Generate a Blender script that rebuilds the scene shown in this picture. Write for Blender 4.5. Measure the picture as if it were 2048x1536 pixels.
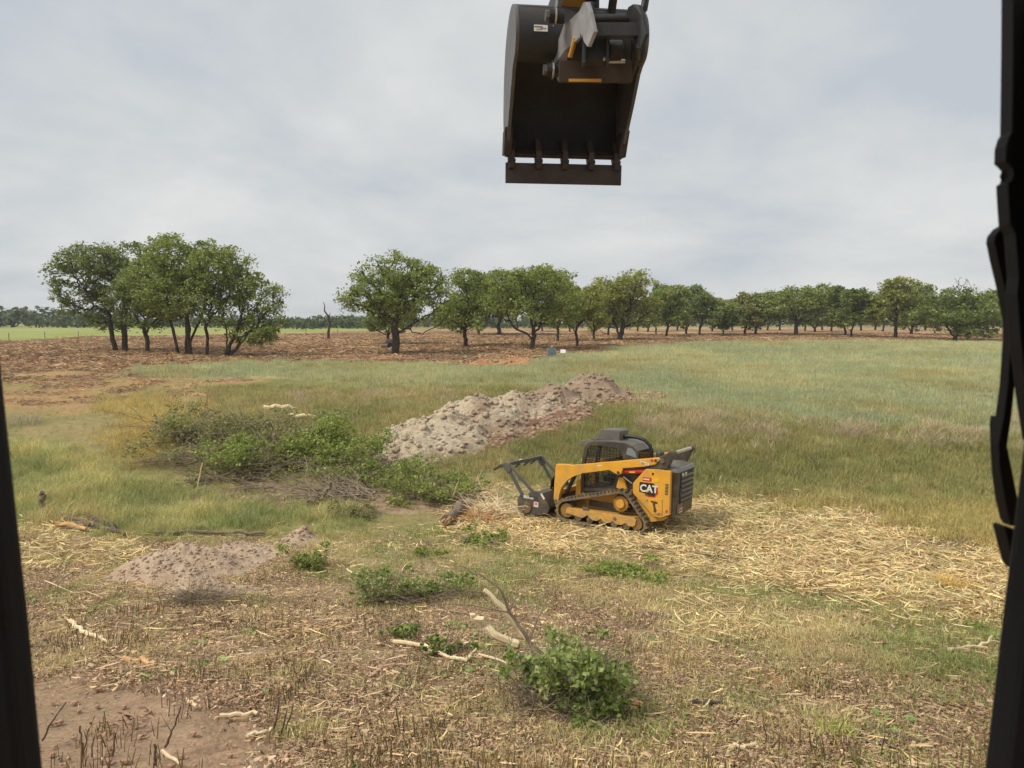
import bpy, bmesh, math, random
import numpy as np
from mathutils import Matrix, Vector, Euler
R = math.radians
random.seed(7)
rng = np.random.default_rng(11)
for o in list(bpy.data.objects):
    bpy.data.objects.remove(o)
scene = bpy.context.scene
COL = scene.collection

# ------------------------------------------------------------------ camera
CAMZ, PITCH, FPX = 5.0, R(4.72), 1490.0
cam_d = bpy.data.cameras.new('camera')
cam = bpy.data.objects.new('camera', cam_d)
COL.objects.link(cam)
cam.location = (0, 0, CAMZ)
cam.rotation_euler = (R(90) - PITCH, 0, 0)
cam_d.sensor_width = 36
cam_d.lens = FPX / 2048 * 36
cam_d.clip_start = 0.05
cam_d.clip_end = 6000
cam_d.dof.use_dof = True
cam_d.dof.focus_distance = 20
cam_d.dof.aperture_fstop = 7.5
scene.camera = cam

# ------------------------------------------------------------------ sky, sun, exposure
SUN_EL, SUN_AZ = R(52), R(-112)          # azimuth from +Y, negative = left of the view
world = bpy.data.worlds.new('World')
scene.world = world
world.use_nodes = True
wn, wl = world.node_tree.nodes, world.node_tree.links
wn.clear()
def N(nodes, t, **kw):
    n = nodes.new(t)
    for k, v in kw.items():
        setattr(n, k, v)
    return n
w_out = N(wn, 'ShaderNodeOutputWorld')
w_sky = N(wn, 'ShaderNodeTexSky', sky_type='NISHITA', sun_disc=False)
w_sky.sun_elevation = SUN_EL
w_sky.sun_rotation = SUN_AZ
w_sky.dust_density = 2.0
w_bg1 = N(wn, 'ShaderNodeBackground'); w_bg1.inputs[1].default_value = 0.06
wl.new(w_sky.outputs[0], w_bg1.inputs[0])
w_tc = N(wn, 'ShaderNodeTexCoord')
w_sep = N(wn, 'ShaderNodeSeparateXYZ'); wl.new(w_tc.outputs['Generated'], w_sep.inputs[0])
def wmath(op, a, b=None, clamp=False):
    n = N(wn, 'ShaderNodeMath', operation=op, use_clamp=clamp)
    for i, v in enumerate((a, b)):
        if v is None: continue
        if isinstance(v, (int, float)): n.inputs[i].default_value = v
        else: wl.new(v, n.inputs[i])
    return n.outputs[0]
zz = wmath('ADD', wmath('MAXIMUM', w_sep.outputs[2], 0.0), 0.30)     # cloud deck seen in perspective
w_comb = N(wn, 'ShaderNodeCombineXYZ')
wl.new(wmath('DIVIDE', w_sep.outputs[0], zz), w_comb.inputs[0])
wl.new(wmath('DIVIDE', w_sep.outputs[1], zz), w_comb.inputs[1])
w_n1 = N(wn, 'ShaderNodeTexNoise'); w_n1.inputs['Scale'].default_value = 1.15
w_n1.inputs['Detail'].default_value = 6; w_n1.inputs['Roughness'].default_value = 0.55; w_n1.inputs['Distortion'].default_value = 0.25
wl.new(w_comb.outputs[0], w_n1.inputs['Vector'])
w_ramp = N(wn, 'ShaderNodeValToRGB')
wl.new(w_n1.outputs['Fac'], w_ramp.inputs[0])
el = w_ramp.color_ramp.elements
el[0].position = 0.38; el[0].color = (0.53, 0.57, 0.615, 1)
el[1].position = 0.70; el[1].color = (0.80, 0.80, 0.785, 1)
e = el.new(0.52); e.color = (0.65, 0.67, 0.675, 1)
w_bg2 = N(wn, 'ShaderNodeBackground'); w_bg2.inputs[1].default_value = 0.525
wl.new(w_ramp.outputs[0], w_bg2.inputs[0])
w_mix = N(wn, 'ShaderNodeMixShader'); w_mix.inputs[0].default_value = 0.96
wl.new(w_bg1.outputs[0], w_mix.inputs[1]); wl.new(w_bg2.outputs[0], w_mix.inputs[2])
wl.new(w_mix.outputs[0], w_out.inputs[0])

sun_d = bpy.data.lights.new('sun', 'SUN')
sun_d.energy = 1.5; sun_d.angle = R(18); sun_d.color = (1.0, 0.94, 0.84)
sun = bpy.data.objects.new('sun', sun_d); COL.objects.link(sun)
sv = Vector((math.sin(SUN_AZ) * math.cos(SUN_EL), math.cos(SUN_AZ) * math.cos(SUN_EL), math.sin(SUN_EL)))
sun.rotation_euler = sv.to_track_quat('Z', 'Y').to_euler()
sun.location = sv * 60

scene.view_settings.view_transform = 'Standard'
scene.view_settings.look = 'None'
scene.view_settings.gamma = 1
scene.view_settings.exposure = 0.98
scene.render.engine = 'CYCLES'
scene.cycles.use_denoising = True
scene.cycles.adaptive_threshold = 0.02
scene.cycles.max_bounces = 4
scene.cycles.diffuse_bounces = 2
scene.cycles.transparent_max_bounces = 8
scene.cycles.volume_bounces = 0
scene.cycles.caustics_reflective = False
scene.cycles.caustics_refractive = False

# ------------------------------------------------------------------ small tools
def lin(r, g, b, k=1.0):
    f = lambda c: (c / 255 / 12.92 if c / 255 <= 0.04045 else ((c / 255 + 0.055) / 1.055) ** 2.4)
    return np.array([f(r), f(g), f(b)]) * k

def hash2(ix, iy, s):
    h = (ix.astype(np.int64) * 374761393 + iy.astype(np.int64) * 668265263 + s * 974634777) & 0xffffffff
    h = ((h ^ (h >> 13)) * 1274126177) & 0xffffffff
    return ((h ^ (h >> 16)) & 0xffff) / 65535.0
def vnoise(x, y, s=0):
    x = np.asarray(x, float); y = np.asarray(y, float)
    ix, iy = np.floor(x), np.floor(y)
    fx, fy = x - ix, y - iy
    fx = fx * fx * (3 - 2 * fx); fy = fy * fy * (3 - 2 * fy)
    a = hash2(ix, iy, s); b = hash2(ix + 1, iy, s); c = hash2(ix, iy + 1, s); d = hash2(ix + 1, iy + 1, s)
    return (a + (b - a) * fx + (c - a) * fy + (a - b - c + d) * fx * fy) * 2 - 1
def fbm(x, y, s=0, o=4, g=0.5):
    v = 0; a = 1.0; t = 0
    for k in range(o):
        v = v + a * vnoise(x * 2 ** k + 17.3 * k, y * 2 ** k - 9.1 * k, s + k); t += a; a *= g
    return v / t

def sstep(a, b, x):
    t = np.clip((x - a) / (b - a), 0, 1)
    return t * t * (3 - 2 * t)

# ------------------------------------------------------------------ terrain height
_py = np.array([-400, -20, -6, 1.5, 4, 5.9, 10, 14, 18, 21.5, 24, 29, 40, 60, 80, 120, 200, 400, 900, 5000.])
_pz = np.array([2.6, 2.3, 2.2, 2.2, 1.75, 1.3, 0.6, 0.12, 0.0, 0.08, 0.36, 1.22, 1.85, 2.15, 2.32, 2.62, 3.05, 3.7, 4.1, 4.3])
_fy = np.concatenate([np.arange(-60, 60, .1), np.geomspace(60, 5000, 400)])
_fz = np.interp(_fy, _py, _pz)
_k = np.ones(25) / 25
_fz[12:1180] = np.convolve(_fz, _k, 'same')[12:1180]
def base_z(y):
    return np.interp(y, _fy, _fz)
def ground_z(x, y):
    x = np.asarray(x, float); y = np.asarray(y, float)
    yy = y + 1.6 * fbm(x / 9, y / 9, 3, 2) * sstep(20, 30, y)
    z = base_z(yy)
    near = 1 - sstep(30, 60, y)
    z = z + 0.10 * fbm(x / 3.1, y / 3.1, 21, 3) * sstep(4.5, 8, y)
    z = z + 0.035 * fbm(x / 0.7, y / 0.7, 31, 3) * near
    z = z + 0.22 * fbm(x / 14, y / 14, 41, 2) * sstep(45, 80, y) * (1 - sstep(150, 400, y))
    # low pad where the loader stands
    dd = np.hypot((x - 2.4), (y - 18.5))
    z = z * sstep(1.2, 3.4, dd) + (1 - sstep(1.2, 3.4, dd)) * 0.0
    return z

def ray(px, py):
    dx = (px - 1024) / FPX; dy = (768 - py) / FPX
    return np.array([dx, math.cos(PITCH) + dy * math.sin(PITCH), -math.sin(PITCH) + dy * math.cos(PITCH)])
def gp(px, py, h=0.0):
    """point of the terrain (plus h) that shows at this pixel of the photograph"""
    d = ray(px, py)
    lo, hi = 3.0, 1500.0
    for n in (160, 40, 40):
        ts = np.geomspace(lo, hi, n)
        X, Y, Z = d[0] * ts, d[1] * ts, CAMZ + d[2] * ts
        below = Z < ground_z(X, Y)
        i = int(np.argmax(below)) if below.any() else n - 1
        lo, hi = ts[max(i - 1, 0)], ts[i]
        if hi <= lo: break
    return Vector((X[i], Y[i], float(ground_z(X[i], Y[i])) + h))
def at(px, py, y):
    d = ray(px, py)
    return Vector(d * (y / d[1])) + Vector((0, 0, CAMZ))
def proj(x, y, z):
    zc = z - CAMZ
    dep = y * math.cos(PITCH) - zc * math.sin(PITCH)
    up = y * math.sin(PITCH) + zc * math.cos(PITCH)
    dep = np.maximum(dep, 0.3)
    return 1024 + FPX * x / dep, 768 - FPX * up / dep

# ------------------------------------------------------------------ ground zones (outlines traced as ground areas)
POLY = {
 'cleared': [(-3000, 700), (0, 684), (100, 680), (250, 673), (600, 667), (740, 661), (900, 658), (1400, 655.5), (2048, 655.5), (5000, 656),
             (5000, 690), (2048, 687), (1600, 682), (1400, 686), (1250, 696), (1100, 712), (1000, 728), (900, 730), (700, 722), (560, 719), (330, 722), (200, 732), (0, 745), (-3000, 800)],
 'farfield': [(-5000, 640), (760, 640), (760, 660), (600, 667), (250, 673), (100, 680), (0, 684), (-3000, 700)],
 'tan': [(240, 738), (500, 722), (900, 731), (880, 742), (560, 752), (300, 750)],
 'field': [(560, 758), (640, 746), (760, 738), (1000, 730), (1120, 714), (1250, 697), (1400, 687), (5000, 690), (5000, 900), (2060, 862), (1850, 850),
           (1650, 838), (1480, 828), (1340, 806), (1250, 780), (1100, 772), (900, 772), (700, 768)],
 'olive': [(420, 770), (560, 757), (700, 768), (900, 772), (1250, 780), (1340, 806), (1480, 828), (1650, 838), (1850, 850), (2060, 862), (5000, 900),
           (5000, 1250), (2060, 1112), (1900, 1085), (1700, 1040), (1450, 1005), (1370, 1010), (1100, 960), (900, 930), (760, 900), (560, 850), (400, 810)],
 'brownleft': [(-3000, 800), (0, 745), (200, 732), (330, 738), (520, 762), (430, 790), (260, 800), (150, 830), (-3000, 960)],
 'yellow': [(190, 800), (300, 790), (420, 800), (390, 840), (360, 880), (300, 930), (230, 935), (190, 890), (230, 850)],
 'tall': [(-2000, 1000), (30, 880), (130, 900), (250, 950), (330, 965), (500, 990), (700, 1010), (730, 1050), (600, 1075), (430, 1068), (220, 1058), (40, 1040), (-2000, 1200)],
 'straw': [(880, 1010), (960, 985), (1040, 995), (1100, 1045), (1370, 1020), (1450, 1005), (1580, 1015), (1700, 1045), (1900, 1090), (2060, 1115), (5000, 1300), (5000, 1500), (2060, 1240),
           (1850, 1222), (1650, 1180), (1480, 1150), (1300, 1105), (1150, 1112), (1000, 1112), (900, 1085)],
 'straw2': [(40, 1080), (140, 1078), (260, 1090), (300, 1110), (240, 1145), (120, 1150), (50, 1160)],
 'dry': [(560, 1080), (880, 1060), (1000, 1105), (1300, 1110), (1480, 1150), (1850, 1225), (2060, 1240), (5000, 1500), (5000, 1800), (2060, 1370), (1750, 1345), (1450, 1300), (1280, 1230), (1100, 1190), (760, 1200), (640, 1150)],
 'soil': [(-600, 1400), (90, 1370), (260, 1360), (390, 1378), (500, 1425), (590, 1500), (640, 1700), (-600, 1800)],
 'orange': [(1310, 1318), (1400, 1308), (1500, 1345), (1600, 1385), (1680, 1420), (1560, 1412), (1440, 1372), (1350, 1345)],
}
POLY = {k: np.array(v, float) for k, v in POLY.items()}
def inpoly(px, py, P):
    res = np.zeros(px.shape, bool)
    x0, y0 = P.min(0); x1, y1 = P.max(0)
    m = (px >= x0) & (px <= x1) & (py >= y0) & (py <= y1)
    a, b = px[m], py[m]
    r = np.zeros(a.shape, bool)
    n = len(P)
    for i in range(n):
        xa, ya = P[i]; xb, yb = P[(i + 1) % n]
        if ya == yb: continue
        c = ((ya > b) != (yb > b)) & (a < (xb - xa) * (b - ya) / (yb - ya) + xa)
        r ^= c
    res[m] = r
    return res
def zones(x, y, z):
    """dict of soft area masks for ground points"""
    px, py = proj(x, y, z)
    d = np.maximum(y, 3.0)
    wx = fbm(x * 6 / d, np.log(d) * 9, 5, 4) * 55
    wy = fbm(x * 6 / d + 50, np.log(d) * 9, 9, 4) * np.clip((py - 645) * 0.11, 1.5, 40)
    fx = fbm(x * 40 / d, np.log(d) * 60, 15, 3) * 14
    fy = fbm(x * 40 / d + 9, np.log(d) * 60, 19, 3) * np.clip((py - 645) * 0.04, 0.7, 14)
    ax, ay = px + wx + fx, py + wy + fy
    out = {}
    sj = np.clip((py - 645) * 0.05, 0.8, 16)
    offs = [(0, 0), (1, .6), (-1, -.5), (.4, -1), (-.5, 1)]
    for k, P in POLY.items():
        v = 0
        for (ox, oy) in offs:
            v = v + inpoly(ax + ox * sj * 1.5, ay + oy * sj, P)
        out[k] = np.where(y > 1.0, v / len(offs), 0.0)
    return out, px, py

C_LIT = lin(176, 150, 122); C_LIT2 = lin(148, 120, 98); C_LIT3 = lin(192, 170, 138)
C_SOIL = lin(186, 156, 128); C_ORANGE = lin(186, 128, 82)
C_DRY = lin(184, 168, 126); C_DRY2 = lin(142, 142, 94)
C_STRAW = lin(192, 170, 120); C_STRAW2 = lin(160, 142, 98)
C_OLIVE = lin(136, 134, 84); C_OLIVE2 = lin(162, 150, 102); C_OLIVE3 = lin(114, 120, 68)
C_FIELD = lin(166, 166, 128); C_FIELD2 = lin(154, 160, 126); C_FIELD3 = lin(160, 150, 100)
C_TAN = lin(190, 178, 126)
C_CLR = lin(176, 144, 108); C_CLR2 = lin(134, 108, 84); C_CLR3 = lin(200, 172, 130)
C_FAR = lin(142, 152, 82); C_FAR2 = lin(168, 170, 108)
C_BRL = lin(180, 146, 104); C_BRL2 = lin(150, 140, 92)
C_YEL = lin(190, 164, 104)
C_TALL = lin(164, 160, 104); C_TALL2 = lin(128, 140, 78)
C_MIX = lin(164, 146, 104); C_MIX2 = lin(138, 134, 84)
def lerp(a, b, t):
    return a + (b - a) * t[..., None]
def ground_colour(x, y, z):
    zn, px, py = zones(x, y, z)
    s = lambda k, sc, o=4: np.clip(0.5 + 0.95 * fbm(x / sc, y / sc, k, o), 0, 1)
    one = np.ones(x.shape + (3,))
    c = lerp(lerp(one * C_LIT, one * C_LIT2, s(1, 1.1)), one * C_LIT3, s(2, 0.35) ** 2)
    mid = sstep(1180, 1090, py)                     # ground between the litter and the basin
    c = lerp(c, lerp(one * C_MIX, one * C_MIX2, s(3, 1.6)), mid)
    def lay(k, a, b, cc=None, sc=2.0, sd=60):
        nonlocal c
        v = lerp(one * a, one * b, s(sd, sc))
        if cc is not None:
            v = lerp(v, one * cc, np.clip(s(sd + 1, sc * 2.3) * 1.6 - .6, 0, 1))
        c = lerp(c, v, zn[k])
    lay('olive', C_OLIVE, C_OLIVE2, C_OLIVE3, 2.2, 60)
    lay('brownleft', C_BRL, C_BRL2, None, 2.5, 64)
    lay('yellow', C_YEL, C_OLIVE2, None, 1.2, 66)
    lay('field', C_FIELD, C_FIELD2, C_FIELD3, 6, 68)
    lay('tan', C_TAN, C_FIELD, None, 3, 70)
    lay('farfield', C_FAR, C_FAR2, None, 14, 72)
    lay('cleared', C_CLR, C_CLR2, C_CLR3, 3.2, 74)
    lay('tall', C_TALL, C_TALL2, None, 0.8, 76)
    lay('dry', C_DRY, C_DRY2, C_LIT3, 0.9, 78)
    lay('straw', C_STRAW2, C_DRY2, C_DRY, 0.8, 80)
    lay('straw2', C_STRAW, C_LIT, None, 0.6, 82)
    lay('soil', C_SOIL, C_LIT, None, 0.9, 84)
    lay('orange', C_ORANGE, C_LIT, None, 0.8, 86)
    behind = (y < 2.0)
    c[behind] = C_LIT
    return c, zn, px, py

# ------------------------------------------------------------------ mesh helpers
def mesh_np(name, V, F, smooth=False):
    """V (n,3), F list of arrays each (m,k) of the same k, or one array"""
    me = bpy.data.meshes.new(name)
    V = np.asarray(V, np.float32)
    Fs = F if isinstance(F, list) else [F]
    Fs = [np.asarray(f, np.int32) for f in Fs if len(f)]
    me.vertices.add(len(V)); me.vertices.foreach_set('co', V.ravel())
    nl = sum(f.size for f in Fs); nf = sum(len(f) for f in Fs)
    me.loops.add(nl); me.polygons.add(nf)
    me.loops.foreach_set('vertex_index', np.concatenate([f.ravel() for f in Fs]))
    tot = np.concatenate([np.full(len(f), f.shape[1], np.int32) for f in Fs])
    st = np.concatenate([[0], np.cumsum(tot)[:-1]]).astype(np.int32)
    me.polygons.foreach_set('loop_start', st)
    me.polygons.foreach_set('loop_total', tot)
    if smooth:
        me.polygons.foreach_set('use_smooth', np.ones(nf, bool))
    me.update(calc_edges=True)
    return me
def new(name, me, mat=None, parent=None, **props):
    o = bpy.data.objects.new(name, me)
    COL.objects.link(o)
    if mat is not None and me is not None:
        me.materials.clear(); me.materials.append(mat)
    if parent is not None: o.parent = parent
    for k, v in props.items(): o[k] = v
    return o
def empty(name, loc, label, cat, group=None):
    o = bpy.data.objects.new(name, None); COL.objects.link(o)
    o.location = loc; o['label'] = label; o['category'] = cat
    o.empty_display_size = 0.2
    if group: o['group'] = group
    return o
class MB:
    def __init__(s): s.V = []; s.F = []
    def add(s, vs, fs):
        n = len(s.V); s.V += [tuple(v) for v in vs]; s.F += [tuple(i + n for i in f) for f in fs]; return s
    def box(s, c, d, rot=None):
        vs = []
        for x in (-.5, .5):
            for y in (-.5, .5):
                for z in (-.5, .5):
                    v = Vector((x * d[0], y * d[1], z * d[2]))
                    if rot: v = Euler(rot).to_matrix() @ v
                    vs.append(v + Vector(c))
        return s.add(vs, [(0, 1, 3, 2), (4, 6, 7, 5), (0, 4, 5, 1), (2, 3, 7, 6), (0, 2, 6, 4), (1, 5, 7, 3)])
    def prism(s, poly, y0, y1, plane='xz', poly2=None):
        """polygon in XZ (or YZ / XY) extruded along the third axis"""
        n = len(poly); p2 = poly2 or poly
        def m(p, t):
            return {'xz': (p[0], t, p[1]), 'yz': (t, p[0], p[1]), 'xy': (p[0], p[1], t)}[plane]
        vs = [m(p, y0) for p in poly] + [m(p, y1) for p in p2]
        fs = [tuple(range(n)), tuple(range(2 * n - 1, n - 1, -1))]
        fs += [(i, i + n, (i + 1) % n + n, (i + 1) % n) for i in range(n)]
        return s.add(vs, fs)
    def cyl(s, p0, p1, r0, r1=None, seg=16, cap=True):
        return s.tube([p0, p1], [r0, r0 if r1 is None else r1], seg, cap)
    def tube(s, pts, rad, seg=8, cap=True):
        pts = [Vector(p) for p in pts]
        if not hasattr(rad, '__len__'): rad = [rad] * len(pts)
        vs = []; prev = None
        for i, p in enumerate(pts):
            t = (pts[min(i + 1, len(pts) - 1)] - pts[max(i - 1, 0)])
            t = t.normalized() if t.length > 1e-9 else Vector((0, 0, 1))
            a = prev if prev is not None else (Vector((0, 0, 1)) if abs(t.z) < .9 else Vector((1, 0, 0)))
            u = (a - t * a.dot(t)).normalized(); w = t.cross(u); prev = u
            for k in range(seg):
                q = 2 * math.pi * k / seg
                vs.append(p + (u * math.cos(q) + w * math.sin(q)) * rad[i])
        fs = []
        for i in range(len(pts) - 1):
            for k in range(seg):
                fs.append((i * seg + k, i * seg + (k + 1) % seg, (i + 1) * seg + (k + 1) % seg, (i + 1) * seg + k))
        if cap:
            fs.append(tuple(range(seg - 1, -1, -1))); fs.append(tuple(range((len(pts) - 1) * seg, len(pts) * seg)))
        return s.add(vs, fs)
    def build(s, name, mat, parent=None, bevel=0, smooth=False, **props):
        me = bpy.data.meshes.new(name)
        me.from_pydata(s.V, [], s.F)
        bm = bmesh.new(); bm.from_mesh(me)
        bmesh.ops.recalc_face_normals(bm, faces=bm.faces)
        if bevel:
            es = [e for e in bm.edges if len(e.link_faces) == 2 and e.calc_face_angle(0) > 0.5]
            bmesh.ops.bevel(bm, geom=es, offset=bevel, segments=2, affect='EDGES', clamp_overlap=True, profile=.6)
        if smooth:
            for f in bm.faces: f.smooth = True
            for e in bm.edges:
                if len(e.link_faces) == 2 and e.calc_face_angle(0) > 0.7: e.smooth = False
        bm.to_mesh(me); bm.free()
        return new(name, me, mat, parent, **props)

# ------------------------------------------------------------------ materials
MATS = {}
def principled(name):
    m = bpy.data.materials.new(name); m.use_nodes = True
    nt = m.node_tree
    b = nt.nodes['Principled BSDF']
    return m, nt, b
def mixcol(nt, fac, a, b, mode='MIX'):
    n = nt.nodes.new('ShaderNodeMix'); n.data_type = 'RGBA'; n.blend_type = mode
    for i, v in ((0, fac), (6, a), (7, b)):
        if isinstance(v, (int, float)): n.inputs[i].default_value = v
        elif hasattr(v, 'is_linked') or hasattr(v, 'links'): nt.links.new(v, n.inputs[i])
        else: n.inputs[i].default_value = (*[float(q) for q in v], 1)
    return n.outputs[2]
def noise(nt, scale, detail=4, rough=.6, coord='Object', dist=0):
    tc = nt.nodes.new('ShaderNodeTexCoord')
    n = nt.nodes.new('ShaderNodeTexNoise')
    n.inputs['Scale'].default_value = scale; n.inputs['Detail'].default_value = detail
    n.inputs['Roughness'].default_value = rough; n.inputs['Distortion'].default_value = dist
    nt.links.new(tc.outputs[coord], n.inputs['Vector'])
    return n.outputs['Fac']
def ramp(nt, fac, stops):
    n = nt.nodes.new('ShaderNodeValToRGB')
    while len(n.color_ramp.elements) < len(stops): n.color_ramp.elements.new(.5)
    for e, (p, c) in zip(n.color_ramp.elements, stops):
        e.position = p; e.color = (*[float(q) for q in c], 1) if hasattr(c, '__len__') else (c, c, c, 1)
    nt.links.new(fac, n.inputs[0])
    return n.outputs[0]
def bump(nt, b, h, strength, dist=.02):
    n = nt.nodes.new('ShaderNodeBump'); n.inputs['Strength'].default_value = strength; n.inputs['Distance'].default_value = dist
    nt.links.new(h, n.inputs['Height']); nt.links.new(n.outputs[0], b.inputs['Normal'])
def M(name, c, rough=.6, metal=0.0, c2=None, nscale=8, namt=.5, bstr=0, bscale=40, spec=.5, dust=None, low=0.0):
    """painted / metal / wood surface with blotchy second colour and optional dust"""
    if name in MATS: return MATS[name]
    m, nt, b = principled(name)
    b.inputs['Roughness'].default_value = rough; b.inputs['Metallic'].default_value = metal
    b.inputs['Specular IOR Level'].default_value = spec
    c = np.asarray(c, float)
    c2 = c * .7 if c2 is None else np.asarray(c2, float)
    f = ramp(nt, noise(nt, nscale, 5, .65), [(.38, 0.0), (.68, 1.0)])
    mm = nt.nodes.new('ShaderNodeMath'); mm.operation = 'MULTIPLY'; mm.inputs[1].default_value = namt
    nt.links.new(f, mm.inputs[0])
    col = mixcol(nt, mm.outputs[0], c, c2)
    if dust is not None:
        dcol, damt = dust
        g = nt.nodes.new('ShaderNodeNewGeometry'); sp = nt.nodes.new('ShaderNodeSeparateXYZ')
        nt.links.new(g.outputs['Normal'], sp.inputs[0])
        f2 = ramp(nt, noise(nt, 3.1, 6, .7), [(.42, 0.0), (.72, 1.0)])
        m2 = nt.nodes.new('ShaderNodeMath'); m2.operation = 'MULTIPLY'; m2.inputs[1].default_value = damt
        nt.links.new(f2, m2.inputs[0])
        if low:                                    # dried mud and dust splashed up from the tracks
            tc = nt.nodes.new('ShaderNodeTexCoord'); sz = nt.nodes.new('ShaderNodeSeparateXYZ'); nt.links.new(tc.outputs['Object'], sz.inputs[0])
            mr = nt.nodes.new('ShaderNodeMapRange'); mr.inputs[1].default_value = 1.0; mr.inputs[2].default_value = .15; mr.inputs[3].default_value = 0; mr.inputs[4].default_value = 1
            nt.links.new(sz.outputs[2], mr.inputs[0])
            f3 = ramp(nt, noise(nt, 9, 6, .75), [(.36, 0.0), (.62, 1.0)])
            m3 = nt.nodes.new('ShaderNodeMath'); m3.operation = 'MULTIPLY'; nt.links.new(f3, m3.inputs[0]); nt.links.new(mr.outputs[0], m3.inputs[1])
            m4 = nt.nodes.new('ShaderNodeMath'); m4.operation = 'MULTIPLY_ADD'; m4.use_clamp = True; m4.inputs[1].default_value = low
            nt.links.new(m3.outputs[0], m4.inputs[0]); nt.links.new(m2.outputs[0], m4.inputs[2]); m2 = m4
        col = mixcol(nt, m2.outputs[0], col, dcol)
    nt.links.new(col, b.inputs['Base Color'])
    if bstr: bump(nt, b, noise(nt, bscale, 5, .6), bstr, .01)
    MATS[name] = m
    return m
def leafmat(name, c1, c2, c3=None, trans=.35, rough=.55, tint=False, spec=.3):
    """leaf / blade material: colour varies leaf by leaf"""
    if name in MATS: return MATS[name]
    m, nt, b = principled(name)
    g = nt.nodes.new('ShaderNodeNewGeometry')
    st = [(0.0, c1), (.55, c2), (1.0, c3 if c3 is not None else c2)]
    col = ramp(nt, g.outputs['Random Per Island'], st)
    if tint:
        a = nt.nodes.new('ShaderNodeAttribute'); a.attribute_type = 'INSTANCER'; a.attribute_name = 'tint'
        col = mixcol(nt, 1.0, col, a.outputs['Color'], 'MULTIPLY')
    nt.links.new(col, b.inputs['Base Color'])
    b.inputs['Roughness'].default_value = rough; b.inputs['Specular IOR Level'].default_value = spec
    if trans > 0:
        t = nt.nodes.new('ShaderNodeBsdfTranslucent'); nt.links.new(col, t.inputs['Color'])
        mx = nt.nodes.new('ShaderNodeMixShader'); mx.inputs[0].default_value = trans
        nt.links.new(b.outputs[0], mx.inputs[1]); nt.links.new(t.outputs[0], mx.inputs[2])
        out = [n for n in nt.nodes if n.type == 'OUTPUT_MATERIAL'][0]
        nt.links.new(mx.outputs[0], out.inputs[0])
    MATS[name] = m
    return m

# ------------------------------------------------------------------ ground sheet
def build_ground():
    ys = [-300, -150, -80, -40, -20, -10, -5, -2, 0, 1.5, 2.6, 3.4, 4.0]
    y = 4.0
    while y < 4500:
        y += max(.06, .0105 * y); ys.append(y)
    ys = np.array(ys)
    nt_ = 521
    t = np.linspace(-1, 1, nt_)
    t = t * (.72 + .28 * t * t)
    w = np.where(ys > 4, 1.25 * ys + 6, 11 + (4 - ys) * 2.5)
    X = t[None, :] * w[:, None]; Y = np.repeat(ys[:, None], nt_, 1)
    Z = ground_z(X, Y)
    c, zn, px, py = ground_colour(X.ravel(), Y.ravel(), Z.ravel())
    # clods in the cleared land, track-pad prints in the bare soil
    clr = zn['cleared'].reshape(X.shape); soil = zn['soil'].reshape(X.shape); lit = np.clip(1 - sstep(14, 17, Y), 0, 1)
    Z = Z + clr * (.16 * fbm(X / 2.4, Y / 2.4, 91, 3)) + soil * (-.03)
    u = X * .93 + Y * .37; v = -X * .37 + Y * .93
    tread = np.clip(np.sin(v * 2 * math.pi / .23) * 1.4, -1, 1) * (vnoise(u / .5, v / .5, 5) > -.35) * sstep(.35, .15, np.abs(((u + 1.2) % 2.6) - 1.3) - .1)
    Z = Z + soil * tread * .045
    Z = Z + (.02 * fbm(X / .22, Y / .22, 95, 2)) * lit * (1 - .5 * soil)
    V = np.stack([X, Y, Z], -1).reshape(-1, 3)
    ny = len(ys)
    i = np.arange(ny - 1)[:, None] * nt_ + np.arange(nt_ - 1)[None, :]
    F = np.stack([i, i + 1, i + 1 + nt_, i + nt_], -1).reshape(-1, 4)
    me = mesh_np('ground', V, F, True)
    at_ = me.color_attributes.new('col', 'FLOAT_COLOR', 'POINT')
    at_.data.foreach_set('color', np.concatenate([c, np.ones((len(c), 1))], 1).astype(np.float32).ravel())
    m, nt, b = principled('ground')
    a = nt.nodes.new('ShaderNodeAttribute'); a.attribute_name = 'col'
    f1 = noise(nt, 22, 6, .75); f2 = noise(nt, 3.2, 5, .7)
    k1 = ramp(nt, f1, [(.25, .50), (.5, .95), (.75, 1.30)])
    k2 = ramp(nt, f2, [(.3, .78), (.7, 1.18)])
    col = mixcol(nt, 1, mixcol(nt, 1, a.outputs['Color'], k1, 'MULTIPLY'), k2, 'MULTIPLY')
    nt.links.new(col, b.inputs['Base Color'])
    b.inputs['Roughness'].default_value = .95; b.inputs['Specular IOR Level'].default_value = .1
    bump(nt, b, f1, .8, .05)
    return new('ground', me, m, kind='structure', label='clearing ground of litter, straw, grass and bare earth', category='ground')
GROUND = build_ground()

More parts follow.
